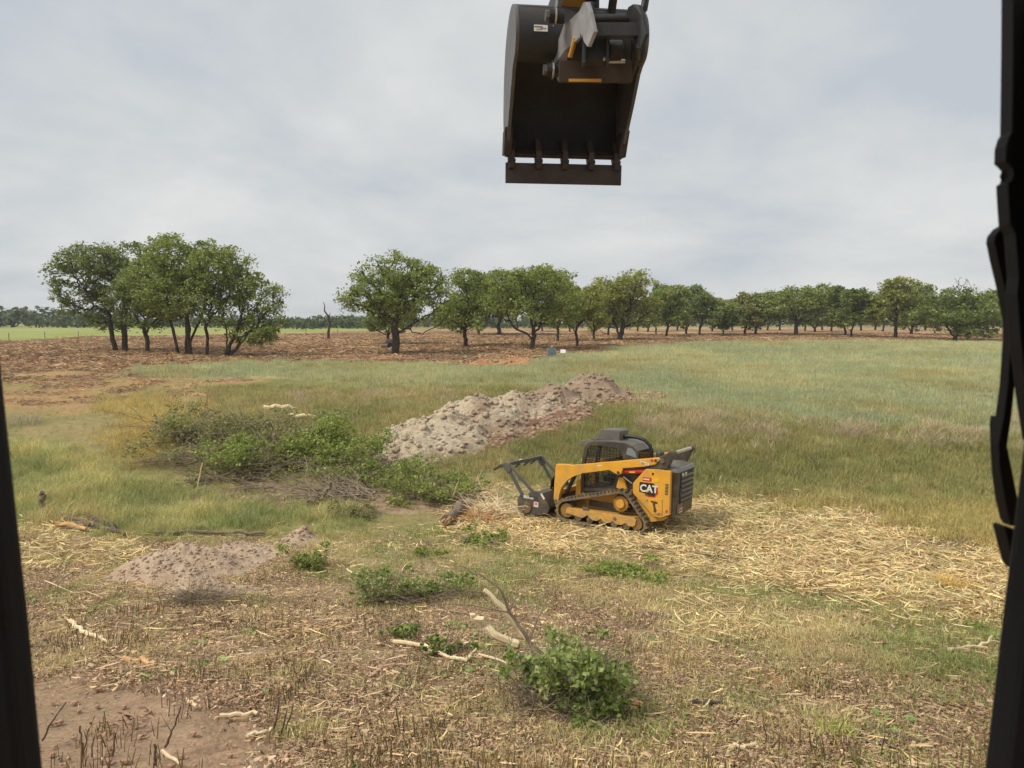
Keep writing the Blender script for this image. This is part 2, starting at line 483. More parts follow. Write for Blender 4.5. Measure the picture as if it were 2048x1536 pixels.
# ------------------------------------------------------------------ scatter of uncountable stuff
PROTO = bpy.data.collections.new('scatter_sources')
def scatter(name, metas, mat, X, Y, scale, tint, label, cat, lift=0.0, upright=False):
    """many small copies of a few meshes laid on the terrain (one object of stuff)"""
    n = len(X)
    if n == 0: return
    Z = ground_z(X, Y)
    e = .25
    nx = -(ground_z(X + e, Y) - ground_z(X - e, Y)) / (2 * e); ny = -(ground_z(X, Y + e) - ground_z(X, Y - e)) / (2 * e)
    if upright: nx, ny = nx * .3, ny * .3
    a = rng.uniform(0, 2 * np.pi, n)
    # small-angle tilt after the spin
    rx, ry = -ny, nx
    ca, sa = np.cos(a), np.sin(a)
    ex = rx * ca + ry * sa; ey = -rx * sa + ry * ca
    co = bpy.data.collections.new(name + '_sources')
    for me in metas:
        o = bpy.data.objects.new(me.name, me)
        me.materials.clear(); me.materials.append(mat)
        co.objects.link(o)
    pm = bpy.data.meshes.new(name)
    pm.vertices.add(n)
    pm.vertices.foreach_set('co', np.stack([X, Y, Z + lift], -1).astype(np.float32).ravel())
    def att(nm, ty, arr, key):
        q = pm.attributes.new(nm, ty, 'POINT'); q.data.foreach_set(key, np.ascontiguousarray(arr).ravel())
    att('rot', 'FLOAT_VECTOR', np.stack([ex, ey, a], -1).astype(np.float32), 'vector')
    sc3 = np.repeat(np.asarray(scale, np.float32)[:, None], 3, 1) if np.ndim(scale) == 1 else scale.astype(np.float32)
    att('scl', 'FLOAT_VECTOR', sc3, 'vector')
    att('idx', 'INT', rng.integers(0, len(metas), n).astype(np.int32), 'value')
    att('tint', 'FLOAT_COLOR', np.concatenate([tint, np.ones((n, 1))], 1).astype(np.float32), 'color')
    ng = bpy.data.node_groups.new(name, 'GeometryNodeTree')
    ng.interface.new_socket('Geometry', in_out='INPUT', socket_type='NodeSocketGeometry')
    ng.interface.new_socket('Geometry', in_out='OUTPUT', socket_type='NodeSocketGeometry')
    gi = ng.nodes.new('NodeGroupInput'); go = ng.nodes.new('NodeGroupOutput')
    ci = ng.nodes.new('GeometryNodeCollectionInfo'); ci.inputs['Collection'].default_value = co
    ci.inputs['Separate Children'].default_value = True; ci.inputs['Reset Children'].default_value = True
    ip = ng.nodes.new('GeometryNodeInstanceOnPoints'); ip.inputs['Pick Instance'].default_value = True
    def na(nm, ty):
        q = ng.nodes.new('GeometryNodeInputNamedAttribute'); q.data_type = ty; q.inputs['Name'].default_value = nm
        return q.outputs['Attribute']
    L = ng.links.new
    L(gi.outputs[0], ip.inputs['Points']); L(ci.outputs[0], ip.inputs['Instance'])
    L(na('idx', 'INT'), ip.inputs['Instance Index'])
    L(na('rot', 'FLOAT_VECTOR'), ip.inputs['Rotation'])
    L(na('scl', 'FLOAT_VECTOR'), ip.inputs['Scale'])
    L(ip.outputs[0], go.inputs[0])
    o = new(name, pm, None, kind='stuff', label=label, category=cat)
    md = o.modifiers.new('scatter', 'NODES'); md.node_group = ng
    return o

def blades(n, rad, h0, h1, w, bend=.5, seed=0, lean=.25):
    """tuft of tapered bent grass blades"""
    r = np.random.default_rng(seed)
    q = r.uniform(0, 2 * np.pi, n); rr = rad * np.sqrt(r.uniform(0, 1, n))
    bx, by = rr * np.cos(q), rr * np.sin(q)
    h = r.uniform(h0, h1, n); ww = w * r.uniform(.6, 1.3, n)
    d = r.uniform(0, 2 * np.pi, n); dx, dy = np.cos(d), np.sin(d)
    l1 = h * lean * r.uniform(.2, 1, n); l2 = h * bend * r.uniform(.3, 1.2, n)
    f = r.uniform(0, 2 * np.pi, n); px, py = np.cos(f) * ww / 2, np.sin(f) * ww / 2
    z0 = np.full(n, -.03)
    P = np.stack([
        np.stack([bx - px, by - py, z0], -1), np.stack([bx + px, by + py, z0], -1),
        np.stack([bx + dx * l1 - px * .8, by + dy * l1 - py * .8, h * .55], -1), np.stack([bx + dx * l1 + px * .8, by + dy * l1 + py * .8, h * .55], -1),
        np.stack([bx + dx * l2, by + dy * l2, h * (1 - .25 * bend)], -1)], 1).reshape(-1, 3)
    k = np.arange(n)[:, None] * 5
    return mesh_np('grass_blades', P, [k + np.array([[0, 1, 3, 2]]), k + np.array([[2, 3, 4]])])
def slivers(n, rad, l0, l1, w, seed=0, lift=.05, tilt=.18, seg=3, curl=.5):
    """patch of long thin curved pieces lying on the ground"""
    r = np.random.default_rng(seed)
    q = r.uniform(0, 2 * np.pi, n); rr = rad * np.sqrt(r.uniform(0, 1, n))
    a = r.uniform(0, 2 * np.pi, n); L = r.uniform(l0, l1, n) * r.uniform(.6, 1, n)
    cu = r.normal(0, curl, n); ww = w * r.uniform(.5, 1.6, n); ti = r.normal(0, tilt, n)
    x = rr * np.cos(q); y = rr * np.sin(q); z = np.abs(r.normal(0, lift, n)) + .006
    roll = r.normal(0, .6, n)
    P = []
    for i in range(seg + 1):
        aa = a + cu * (i - seg / 2) / seg
        nx, ny = -np.sin(aa) * np.cos(roll), np.cos(aa) * np.cos(roll); nz = np.sin(roll)
        wi = ww * (1 if 0 < i < seg else .5)
        P += [np.stack([x - nx * wi / 2, y - ny * wi / 2, z - nz * wi / 2], -1), np.stack([x + nx * wi / 2, y + ny * wi / 2, z + nz * wi / 2], -1)]
        s = L / seg
        x = x + np.cos(aa) * s; y = y + np.sin(aa) * s; z = np.maximum(z + np.sin(ti) * s, .004)
    P = np.stack(P, 1); k = np.arange(n)[:, None] * (2 * (seg + 1))
    F = np.concatenate([k + np.array([[2 * i, 2 * i + 1, 2 * i + 3, 2 * i + 2]]) for i in range(seg)])
    return mesh_np('slivers', P.reshape(-1, 3), F)
def chips(n, rad, s0, s1, seed=0, asp=(1.2, 4), lift=.015, tilt=.5):
    r = np.random.default_rng(seed)
    q = r.uniform(0, 2 * np.pi, n); rr = rad * np.sqrt(r.uniform(0, 1, n))
    a = r.uniform(0, 2 * np.pi, n); L = s0 + (s1 - s0) * r.uniform(0, 1, n) ** 2; W = L / r.uniform(*asp, n)
    c = np.stack([rr * np.cos(q), rr * np.sin(q), np.abs(r.normal(0, lift, n)) + .008], -1)
    u = np.stack([np.cos(a), np.sin(a), r.normal(0, tilt, n)], -1); u /= np.linalg.norm(u, axis=1)[:, None]
    v = np.stack([-np.sin(a), np.cos(a), r.normal(0, tilt, n)], -1); v -= (v * u).sum(1)[:, None] * u; v /= np.linalg.norm(v, axis=1)[:, None]
    j = lambda: r.uniform(.6, 1.25, n)[:, None]
    U, W2 = u * L[:, None] / 2, v * W[:, None] / 2
    up = np.cross(u, v) * (L * r.normal(0, .12, n))[:, None]
    P = np.stack([c - U * j() - W2 * j(), c + U * j() - W2 * j() + up, c + U * j() + W2 * j(), c - U * j() + W2 * j() + up], 1)
    return mesh_np('chips', P.reshape(-1, 3), np.arange(n)[:, None] * 4 + np.array([[0, 1, 2, 3]]))
def stems(n, rad, h0, h1, r0, seed=0, lean=.18):
    r = np.random.default_rng(seed); mb = MB()
    for i in range(n):
        q = r.uniform(0, 6.28); rr = rad * math.sqrt(r.uniform())
        p = Vector((rr * math.cos(q), rr * math.sin(q), -.03)); h = r.uniform(h0, h1)
        l1 = Vector((r.normal(0, lean), r.normal(0, lean), 1)); l2 = l1 + Vector((r.normal(0, lean), r.normal(0, lean), 0))
        ra = r0 * r.uniform(.6, 1.3)
        mb.tube([p, p + l1 * h * .55, p + l1 * h * .55 + l2 * h * .45], [ra, ra * .85, ra * .6], 4)
    me = bpy.data.meshes.new('stems'); me.from_pydata(mb.V, [], mb.F); return me
def clodmesh(seed, sub=1, rough=.35):
    bm = bmesh.new(); bmesh.ops.create_icosphere(bm, subdivisions=sub, radius=1)
    r = np.random.default_rng(seed); s = r.uniform(.7, 1.2, 3)
    for v in bm.verts:
        k = 1 + r.uniform(-rough, rough); v.co = Vector((v.co.x * s[0] * k, v.co.y * s[1] * k, v.co.z * s[2] * .75 * k))
    me = bpy.data.meshes.new('clod'); bm.to_mesh(me); bm.free(); return me

def candidates(n, y0, y1, xm=0.78, edge=1.5):
    """points spread evenly over the view-independent log-distance band y0..y1"""
    Y = np.exp(rng.uniform(math.log(y0), math.log(y1), n))
    X = rng.uniform(-1, 1, n) * (Y * xm + edge)
    return X, Y
def pick(X, Y, p):
    m = rng.uniform(0, 1, len(X)) < p
    return X[m], Y[m], m
def varied(n, base, amt=.18):
    k = 1 + rng.normal(0, amt, (n, 1)); h = 1 + rng.normal(0, .05, (n, 3))
    return np.clip(np.asarray(base) * k * h, .01, 1.5)

W3 = np.ones(3)
def build_scatter():
    grass = leafmat('grass_blade', (.95, .92, .86), (1.4, 1.38, 1.35), (1.85, 1.78, 1.6), .3, .6, True)
    straw = leafmat('straw_sliver', (.62, .57, .5), (1.1, 1.1, 1.1), (1.5, 1.48, 1.42), .12, .7, True)
    chipm = leafmat('chip', (.6, .56, .52), (1.2, 1.18, 1.14), (2.1, 2.06, 1.95), 0, .85, True)
    stemm = leafmat('stem', (.6, .6, .6), (1, 1, 1), (1.5, 1.4, 1.2), 0, .8, True)
    greenl = leafmat('ground_leaf', lin(92, 128, 52), lin(128, 160, 74), lin(166, 184, 120), .3, .5, True)

    # -- wood litter in the foreground
    X, Y = candidates(15000, 4.2, 17)
    c, zn, px, py = ground_colour(X, Y, ground_z(X, Y))
    dens = .35 + .65 * sstep(-.35, .25, fbm(X / 1.3, Y / 1.3, 101, 3)) - 1.1 * np.clip(zn['soil'] * 1.4, 0, 1) - .45 * zn['dry'] - .3 * zn['orange'] - .5 * zn['tall'] - .3 * sstep(1110, 1040, py)
    Xp, Yp, m = pick(X, Y, np.clip(dens, .015, 1))
    scatter('wood_litter', [chips(120, .34, .008, .042 if i < 6 else .08, i, (1.6, 8)) for i in range(8)], chipm, Xp, Yp,
            rng.uniform(.75, 1.25, len(Xp)), varied(len(Xp), lerp(np.ones((len(Xp), 3)) * lin(180, 156, 126), np.ones((len(Xp), 3)) * lin(146, 120, 98), rng.uniform(0, 1, len(Xp))), .2),
            'brown shredded wood chips and leaf litter over the near ground', 'litter')
    # -- thin pale splinters among the litter
    X, Y = candidates(8500, 4.2, 18)
    c, zn, px, py = ground_colour(X, Y, ground_z(X, Y))
    Xp, Yp, m = pick(X, Y, np.clip(.5 - .9 * zn['soil'] - .3 * zn['tall'], 0, 1))
    scatter('twig_litter', [slivers(16, .4, .05, .28, .008, 40 + i, .02, .12, 3, .7) for i in range(6)], straw, Xp, Yp,
            rng.uniform(.7, 1.3, len(Xp)), varied(len(Xp), lin(206, 182, 140), .25),
            'thin pale twigs and splinters lying in the litter', 'twigs')
    # -- straw mulch
    X, Y = candidates(16000, 10, 22, .85)
    c, zn, px, py = ground_colour(X, Y, ground_z(X, Y))
    dens = np.clip(zn['straw'] + .4 * zn['straw2'] + .04 * zn['dry'] + .012, 0, 1) * (.30 + .60 * sstep(-.3, .35, fbm(X / .9, Y / .9, 111, 3)))
    Xp, Yp, m = pick(X, Y, dens)
    scatter('straw_mulch', [slivers(42, .45, .08, .42, .014, 60 + i, .05, .2, 3, .6) for i in range(7)], straw, Xp, Yp,
            rng.uniform(.7, 1.25, len(Xp)), varied(len(Xp), lerp(np.ones((len(Xp), 3)) * lin(224, 204, 154), np.ones((len(Xp), 3)) * lin(190, 166, 118), rng.uniform(0, 1, len(Xp)) ** 2), .14),
            'pale yellow shredded straw mulch spread around the loader', 'straw')
    # -- crumbs of earth
    X, Y = candidates(7000, 4.2, 13)
    c, zn, px, py = ground_colour(X, Y, ground_z(X, Y))
    Xp, Yp, m = pick(X, Y, np.clip(.12 + zn['soil'] * .7 * sstep(-.3, .3, fbm(X / .6, Y / .6, 103, 3)) + zn['orange'] * .6, 0, 1))
    scatter('soil_crumbs', [clodmesh(500 + i) for i in range(5)], M('soil_crumb', lin(182, 148, 122), .95, 0, lin(140, 110, 90), 3, .8), Xp, Yp,
            .008 + .03 * rng.uniform(0, 1, len(Xp)) ** 3, varied(len(Xp), W3, .1), 'small crumbs of dry earth on the bare soil', 'soil')
    # -- short dry grass in front
    X, Y = candidates(20000, 5, 20)
    c, zn, px, py = ground_colour(X, Y, ground_z(X, Y))
    dens = np.clip(zn['dry'] * .8 + .11 + .4 * sstep(.05, .5, fbm(X / 1.1, Y / 1.1, 121, 3)) - zn['soil'] * 1.2 - zn['straw'] * .1, 0, 1)
    Xp, Yp, m = pick(X, Y, dens)
    g = np.clip(.45 + 1.2 * fbm(Xp / 1.4, Yp / 1.4, 131, 3), 0, 1)
    scatter('dry_grass', [blades(34, .2, .03, .13, .007, .9, 80 + i, .5) for i in range(6)], grass, Xp, Yp,
            rng.uniform(.7, 1.4, len(Xp)), varied(len(Xp), lerp(np.ones((len(Xp), 3)) * lin(196, 182, 138), np.ones((len(Xp), 3)) * lin(138, 150, 88), g), .15),
            'short dry tan grass with some green, in front of the straw', 'grass')
    # -- cut stubble stalks
    X, Y = candidates(3600, 4.2, 13)
    c, zn, px, py = ground_colour(X, Y, ground_z(X, Y))
    Xp, Yp, m = pick(X, Y, np.clip(sstep(-.1, .5, fbm(X / .9, Y / .9, 141, 3)) * (1 - .75 * zn['soil']) * (1 - .8 * zn['dry']) * sstep(1090, 1180, py), 0, 1))
    scatter('stubble_stalks', [stems(6, .16, .06, .22, .0045, 90 + i) for i in range(7)], stemm, Xp, Yp,
            rng.uniform(.7, 1.4, len(Xp)), varied(len(Xp), lin(112, 98, 66), .25), 'thin brown cut stalks standing in the near litter', 'stubble', upright=True)
    # -- green leaves on the ground
    X, Y = candidates(1700, 4.5, 13)
    c, zn, px, py = ground_colour(X, Y, ground_z(X, Y))
    Xp, Yp, m = pick(X, Y, np.clip(sstep(.05, .5, fbm(X / 1.2, Y / 1.2, 151, 2)) * (1 - zn['soil']) * .8, 0, 1))
    scatter('fallen_leaves', [chips(7, .2, .05, .11, 100 + i, (1, 1.5), .03, .45) for i in range(4)], greenl, Xp, Yp,
            rng.uniform(.7, 1.2, len(Xp)), varied(len(Xp), W3, .15), 'green broad leaves lying on the near litter', 'leaves')
    # -- tall pale grass on the left
    X, Y = candidates(30000, 13, 62, .85)
    c, zn, px, py = ground_colour(X, Y, ground_z(X, Y))
    mixz = sstep(1080, 1040, py) * (px < 760) * (px > -400)
    Xp, Yp, m = pick(X, Y, np.clip(zn['tall'] * .95 + mixz * (.22 + .45 * sstep(-.3, .4, fbm(X / 1.5, Y / 1.5, 161, 3))) * (1 - zn['yellow'] * .3) * (1 - zn['brownleft'] * .25), 0, 1))
    tl = zn['tall'][m]
    g = np.clip(.5 + 1.2 * fbm(Xp / 1.2, Yp / 1.2, 171, 3), 0, 1)
    scatter('tall_grass', [blades(46, .24, .14, .5, .010, .8, 110 + i, .4) for i in range(6)], grass, Xp, Yp,
            (.22 + .62 * tl) * rng.uniform(.7, 1.25, len(Xp)), varied(len(Xp), lerp(lerp(np.ones((len(Xp), 3)) * lin(190, 182, 128), np.ones((len(Xp), 3)) * lin(142, 148, 98), g), np.ones((len(Xp), 3)) * lin(180, 152, 112), zn['brownleft'][m] * .8), .14),
            'tall pale green grass growing left of the brush heap', 'grass')
    # -- olive grass of the basin bank
    X, Y = candidates(30000, 15.5, 38, .85)
    c, zn, px, py = ground_colour(X, Y, ground_z(X, Y))
    Xp, Yp, m = pick(X, Y, np.clip(zn['olive'] * .95 + zn['yellow'] * .8 - zn['straw'] * .6 - zn['field'], 0, 1))
    yel = zn['yellow'][m]
    g = np.clip(.5 + 1.1 * fbm(Xp / 2.2, Yp / 2.2, 181, 3), 0, 1)
    edge = sstep(21.5, 18.5, Yp)
    t = lerp(np.ones((len(Xp), 3)) * lin(142, 142, 92), np.ones((len(Xp), 3)) * lin(170, 160, 114), g)
    t = lerp(t, np.ones((len(Xp), 3)) * lin(186, 170, 112), np.clip(yel + edge * .6, 0, 1))
    t = lerp(t, np.ones((len(Xp), 3)) * lin(126, 128, 80), .75 * sstep(21.5, 23.5, Yp) * sstep(29, 26.5, Yp) * (Xp > 0) * np.clip(.6 + fbm(Xp / 2, Yp / 2, 185, 3), 0, 1))
    scatter('olive_grass', [blades(44, .3, .12, .34, .012, .6, 130 + i, .3) for i in range(6)], grass, Xp, Yp,
            rng.uniform(.6, 1.2, len(Xp)), varied(len(Xp), t, .12), 'olive green and yellowing grass on the basin bank', 'grass')
    # -- grey dead weeds along the bank top
    X, Y = candidates(5000, 24, 36, .85)
    c, zn, px, py = ground_colour(X, Y, ground_z(X, Y))
    band = np.exp(-((py - (855 + .03 * (px - 1500))) / 26) ** 2) * (px > 1280) + .5 * np.exp(-((py - 800) / 16) ** 2) * (px > 580) * (px < 900)
    Xp, Yp, m = pick(X, Y, np.clip(band * sstep(-.3, .2, fbm(X / 1.3, Y / 1.3, 191, 3)), 0, 1))
    scatter('dead_weeds', [blades(90, .4, .15, .5, .010, .9, 150 + i, .8) for i in range(4)], grass, Xp, Yp,
            rng.uniform(.6, 1.2, len(Xp)), varied(len(Xp), lin(178, 164, 138), .14), 'grey dead weeds along the top of the bank', 'weeds')
    # -- blue green field
    X, Y = candidates(52000, 28, 105, .85)
    c, zn, px, py = ground_colour(X, Y, ground_z(X, Y))
    Xp, Yp, m = pick(X, Y, np.clip(zn['field'] * .95 + zn['tan'] * .5 - zn['cleared'], 0, 1))
    g = np.clip(.45 + 1.2 * fbm(Xp / 7, Yp / 10, 201, 3), 0, 1); g2 = np.clip(1.5 * fbm(Xp / 5, Yp / 4, 211, 3) - .15, 0, 1)
    t = lerp(np.ones((len(Xp), 3)) * lin(178, 176, 136), np.ones((len(Xp), 3)) * lin(160, 166, 132), g)
    t = lerp(t, np.ones((len(Xp), 3)) * lin(164, 150, 98), g2)
    scatter('field_grass', [blades(40, .5, .22, .5, .022, .35, 170 + i, .2) for i in range(6)], grass, Xp, Yp,
            (.34 + Yp / 110) * rng.uniform(.6, 1.15, len(Xp)), varied(len(Xp), t, .10), 'blue green standing grass of the open field', 'grass')
    # -- debris of the cleared land
    X, Y = candidates(22000, 32, 150, .85)
    c, zn, px, py = ground_colour(X, Y, ground_z(X, Y))
    Xp, Yp, m = pick(X, Y, np.clip(zn['cleared'] * .9 + zn['brownleft'] * .12, 0, 1))
    scatter('mulch_debris', [slivers(90, 1.2, .12, .6, .045, 190 + i, .06, .15, 3, .5) for i in range(5)], straw, Xp, Yp,
            np.clip(Yp / 60, .5, 1.1) * rng.uniform(.6, 1.3, len(Xp)), varied(len(Xp), lerp(np.ones((len(Xp), 3)) * lin(186, 156, 120), np.ones((len(Xp), 3)) * lin(142, 114, 90), rng.uniform(0, 1, len(Xp)) ** 1.6), .2),
            'brown mulched wood debris over the cleared land', 'debris')
build_scatter()

# ------------------------------------------------------------------ trees
def leaf_quads(P, size, r, up=.5, flat=1.0, asp=(1.1, 1.9)):
    """one small quad per point of P, random facing biased upwards"""
    n = len(P)
    nrm = r.normal(0, 1, (n, 3)); nrm[:, 2] = np.abs(nrm[:, 2]) * flat + up
    nrm /= np.linalg.norm(nrm, axis=1)[:, None]
    t = r.normal(0, 1, (n, 3)); u = t - (t * nrm).sum(1)[:, None] * nrm; u /= np.linalg.norm(u, axis=1)[:, None]
    v = np.cross(nrm, u)
    s = size * r.uniform(.45, 1.5, n)[:, None]; a = r.uniform(*asp, n)[:, None]
    U, V = u * s * a / 2, v * s / 2
    Q = np.stack([P - U, P - V * r.uniform(.7, 1.2, (n, 1)), P + U, P + V * r.uniform(.7, 1.2, (n, 1))], 1)
    return Q.reshape(-1, 3), np.arange(n)[:, None] * 4 + np.array([[0, 1, 2, 3]])

def grow(trunks, attract, r, D=.4, kill=.75, reach=6.0, iters=70, jit=.25):
    """space colonisation: returns node positions and parents"""
    pos, par = [], []
    for path in trunks:
        prev = -1
        for i in range(len(path) - 1):
            a, b = np.array(path[i], float), np.array(path[i + 1], float)
            n = max(1, int(np.linalg.norm(b - a) / D))
            for k in range(n):
                if i == 0 and k == 0 and prev < 0:
                    pos.append(a); par.append(-1); prev = len(pos) - 1
                pos.append(a + (b - a) * (k + 1) / n + r.normal(0, .03, 3)); par.append(prev); prev = len(pos) - 1
    A = attract.copy()
    first = len(pos)
    for it in range(iters):
        if len(A) == 0: break
        Pn = np.array(pos)
        d2 = ((A[:, None, :] - Pn[None]) ** 2).sum(-1)
        j = d2.argmin(1); dm = np.sqrt(d2[np.arange(len(A)), j])
        ok = dm < reach
        if not ok.any():
            reach *= 1.5; continue
        added = False
        for q in np.unique(j[ok]):
            v = (A[ok & (j == q)] - Pn[q]); v = v / np.linalg.norm(v, axis=1)[:, None]
            g = v.mean(0) + r.normal(0, jit, 3) + np.array([0, 0, .05])
            ln = np.linalg.norm(g)
            if ln < 1e-3: continue
            pos.append(Pn[q] + g / ln * D); par.append(int(q)); added = True
        Pn = np.array(pos[-400:])
        d2 = ((A[:, None, :] - Pn[None]) ** 2).sum(-1).min(1)
        A = A[np.sqrt(d2) > kill]
        if not added or len(pos) > 2600: break
    return np.array(pos), np.array(par)

def limb_mesh(name, pos, par, r_trunk, tip=.012, flare=1.35, seg=5, ex=2.2):
    n = len(pos); w = np.zeros(n); kids = np.zeros(n, int)
    for i in range(n):
        if par[i] >= 0: kids[par[i]] += 1
    w[kids == 0] = tip ** ex
    for i in range(n - 1, -1, -1):
        if par[i] >= 0: w[par[i]] += w[i]
    rad = w ** (1 / ex)
    roots = np.where(par < 0)[0]
    k = r_trunk / max(rad[roots].max(), 1e-6)
    rad = np.maximum(rad * k, tip * .8)
    h = pos[:, 2] - pos[roots[0], 2]
    rad = rad * (1 + (flare - 1) * np.exp(-np.maximum(h, 0) / .35) * (h < 1.5))
    idx = np.where(par >= 0)[0]
    p0, p1 = pos[par[idx]], pos[idx]
    t = p1 - p0; t /= np.maximum(np.linalg.norm(t, axis=1), 1e-6)[:, None]
    a = np.where((np.abs(t[:, 2]) > .9)[:, None], np.array([[1., 0, 0]]), np.array([[0, 0, 1.]]))
    u = np.cross(t, a); u /= np.linalg.norm(u, axis=1)[:, None]; v = np.cross(t, u)
    ang = np.arange(seg) * 2 * np.pi / seg
    ring = np.cos(ang)[None, :, None] * u[:, None] + np.sin(ang)[None, :, None] * v[:, None]
    r0, r1 = rad[par[idx]], rad[idx]
    r0 = np.minimum(r0, r1 * 1.5)
    A = p0[:, None] + ring * r0[:, None, None]; B = (p1 + t * .04)[:, None] + ring * r1[:, None, None]
    V = np.concatenate([A, B], 1).reshape(-1, 3)
    b = (np.arange(len(idx)) * 2 * seg)[:, None]
    F = np.concatenate([b + np.array([[k, (k + 1) % seg, seg + (k + 1) % seg, seg + k]]) for k in range(seg)])
    return mesh_np(name, V, F, True)

def in_lobes(n, lobes, r, shell=.55):
    """points in a union of ellipsoids, more of them towards the outside"""
    L = np.array(lobes); vol = L[:, 3] * L[:, 4] * L[:, 5]
    k = r.choice(len(L), n, p=vol / vol.sum())
    d = r.normal(0, 1, (n, 3)); d /= np.linalg.norm(d, axis=1)[:, None]
    rr = (shell + (1 - shell) * r.uniform(0, 1, n) ** .6)
    return L[k, :3] + d * rr[:, None] * L[k, 3:6]

OAK_BARK = M('oak_bark', lin(92, 82, 72), .95, 0, lin(54, 47, 42), 6, .8, .9, 14, .1)
LEAFS = {
 'green': leafmat('oak_leaf', lin(106, 122, 54), lin(142, 156, 76), lin(172, 180, 102), .4),
 'yellow': leafmat('oak_leaf_yellow', lin(128, 134, 62), lin(158, 162, 84), lin(186, 186, 108), .4),
 'dark': leafmat('oak_leaf_dark', lin(94, 110, 54), lin(126, 140, 72), lin(156, 164, 94), .4),
 'brush': leafmat('brush_leaf', lin(116, 132, 58), lin(154, 168, 84), lin(194, 198, 124), .42),
 'olivebrush': leafmat('olive_brush_leaf', lin(118, 124, 70), lin(152, 152, 94), lin(188, 178, 132), .38),
 'vine': leafmat('vine_leaf', lin(104, 122, 58), lin(144, 160, 84), lin(188, 194, 132), .4, .45),
}
def tree(px, row, left, right, top, bottom, seed, kind, label, group=None, trunk_w=None, stems_px=None, dens=1.0, lobes_px=None, bare=False, name='oak_tree', behind=0.0):
    """one tree: base pixel gives the spot on the ground, the crown's outline gives its size"""
    r = np.random.default_rng(seed)
    g = gp(px, row)
    if behind: g = Vector((g.x * (1 + behind / g.y), g.y + behind, 0)); g.z = float(ground_z(g.x, g.y))
    s = FPX / g.y                                     # pixels per metre at that distance
    bz = proj(g.x, g.y, g.z)[1]
    cx = lambda p: (p - px) / s
    cz = lambda q: (bz - q) / s
    x0, x1, z0, z1 = cx(left), cx(right), cz(bottom), cz(top)
    W, H = x1 - x0, z1 - z0
    t = empty(name, g, label, 'tree', group)
    lobes = []
    if lobes_px:
        for (lx, ly, rx, rz) in lobes_px:
            lobes.append((cx(lx), r.uniform(-.12, .12) * W, cz(ly), rx / s, rx / s * r.uniform(.8, 1.05), rz / s))
    else:
        x0 -= W * .07; x1 += W * .07; W = x1 - x0
        nl = 11 if W > 4 else 8
        lobes.append(((x0 + x1) / 2, 0, z0 + H * .56, W * .26, W * .26, H * .34))
        for k in range(nl):
            a = 2 * np.pi * k / nl + r.uniform(-.4, .4)
            rx = W * r.uniform(.10, .25); rz = H * r.uniform(.10, .22)
            ex = (W / 2 - rx) * math.cos(a) * r.uniform(.7, 1.08)
            zc = z0 + rz * .8 + (H - 1.7 * rz) * (1 - (abs(ex) / (W / 2)) ** 2.2) * r.uniform(.1, 1)
            lobes.append(((x0 + x1) / 2 + ex, (W / 2 - rx) * math.sin(a) * .9, zc, rx, rx, rz))
        for k in range(2):
            lobes.append(((x0 + x1) / 2 + r.uniform(-.2, .2) * W, 0, z1 - H * r.uniform(.14, .22), W * .2, W * .2, H * .15))
    na = int(np.clip(26 * (W * H) ** .75, 110, 520) * dens)
    A = in_lobes(na, lobes, r)
    A = A[A[:, 2] > max(.5, z0 - .3)]
    k3 = 2 * math.pi / (max(W, 3) * .30); ph = r.uniform(0, 6.28, 6)
    gap = np.sin(A[:, 0] * k3 + ph[0]) * np.sin(A[:, 2] * k3 * 1.25 + ph[1]) + .7 * np.sin(A[:, 1] * k3 + ph[2] + A[:, 0] * k3 * .6) * np.sin(A[:, 2] * k3 * .8 + ph[3])
    A = A[gap > -.55]
    tw = (trunk_w or max(8, W * s * .075)) / s / 2 * .62
    fork = max(.8, z0 * .8)
    trunks = []
    if stems_px:
        for (sx, sr, tx, tr) in stems_px:
            b = (cx(sx), r.uniform(-.3, .3), -.15); e = (cx(tx), r.uniform(-.4, .4), cz(tr))
            mid = tuple((b[i] + e[i]) / 2 + r.normal(0, .12) for i in range(3))
            trunks.append([b, mid, e])
    else:
        lean = r.normal(0, .06) * fork
        trunks = [[(0, 0, -.2), (lean, r.normal(0, .05), fork * .55), (lean * 1.5, 0, fork)]]
    pos, par = grow(trunks, A, r, D=max(.22, H * .05), kill=max(.4, H * .085), jit=.32)
    new('trunk', limb_mesh('trunk', pos, par, tw, .018 if not bare else .03), OAK_BARK, t)
    if not bare:
        lsize = float(np.clip(.0021 * g.y, .11, .24))
        nper = int(np.clip(W * H * 1.05 / lsize ** 1.7 * 7 / max(len(A), 1), 18, 90) * dens)
        d3 = r.normal(0, 1, (len(A), nper, 3)); d3 /= np.linalg.norm(d3, axis=2)[..., None]
        d3 *= r.uniform(0, 1, (len(A), nper, 1)) ** .45
        cs = r.uniform(.45, 1.5, (len(A), 1, 1)) * np.array([W * .055 + .20, W * .055 + .20, H * .035 + .12])
        P = (A[:, None] + d3 * cs).reshape(-1, 3)
        tips = pos[np.setdiff1d(np.arange(len(pos)), par)]
        tips = tips[tips[:, 2] > z0 * .7]
        P2 = (tips[:, None] + r.uniform(-.3, .3, (len(tips), 14, 3))).reshape(-1, 3)
        P = np.concatenate([P, P2]); P = P[P[:, 2] > .35]
        V, F = leaf_quads(P, lsize, r)
        new('crown', mesh_np('crown', V, F), LEAFS[kind], t)
    return t

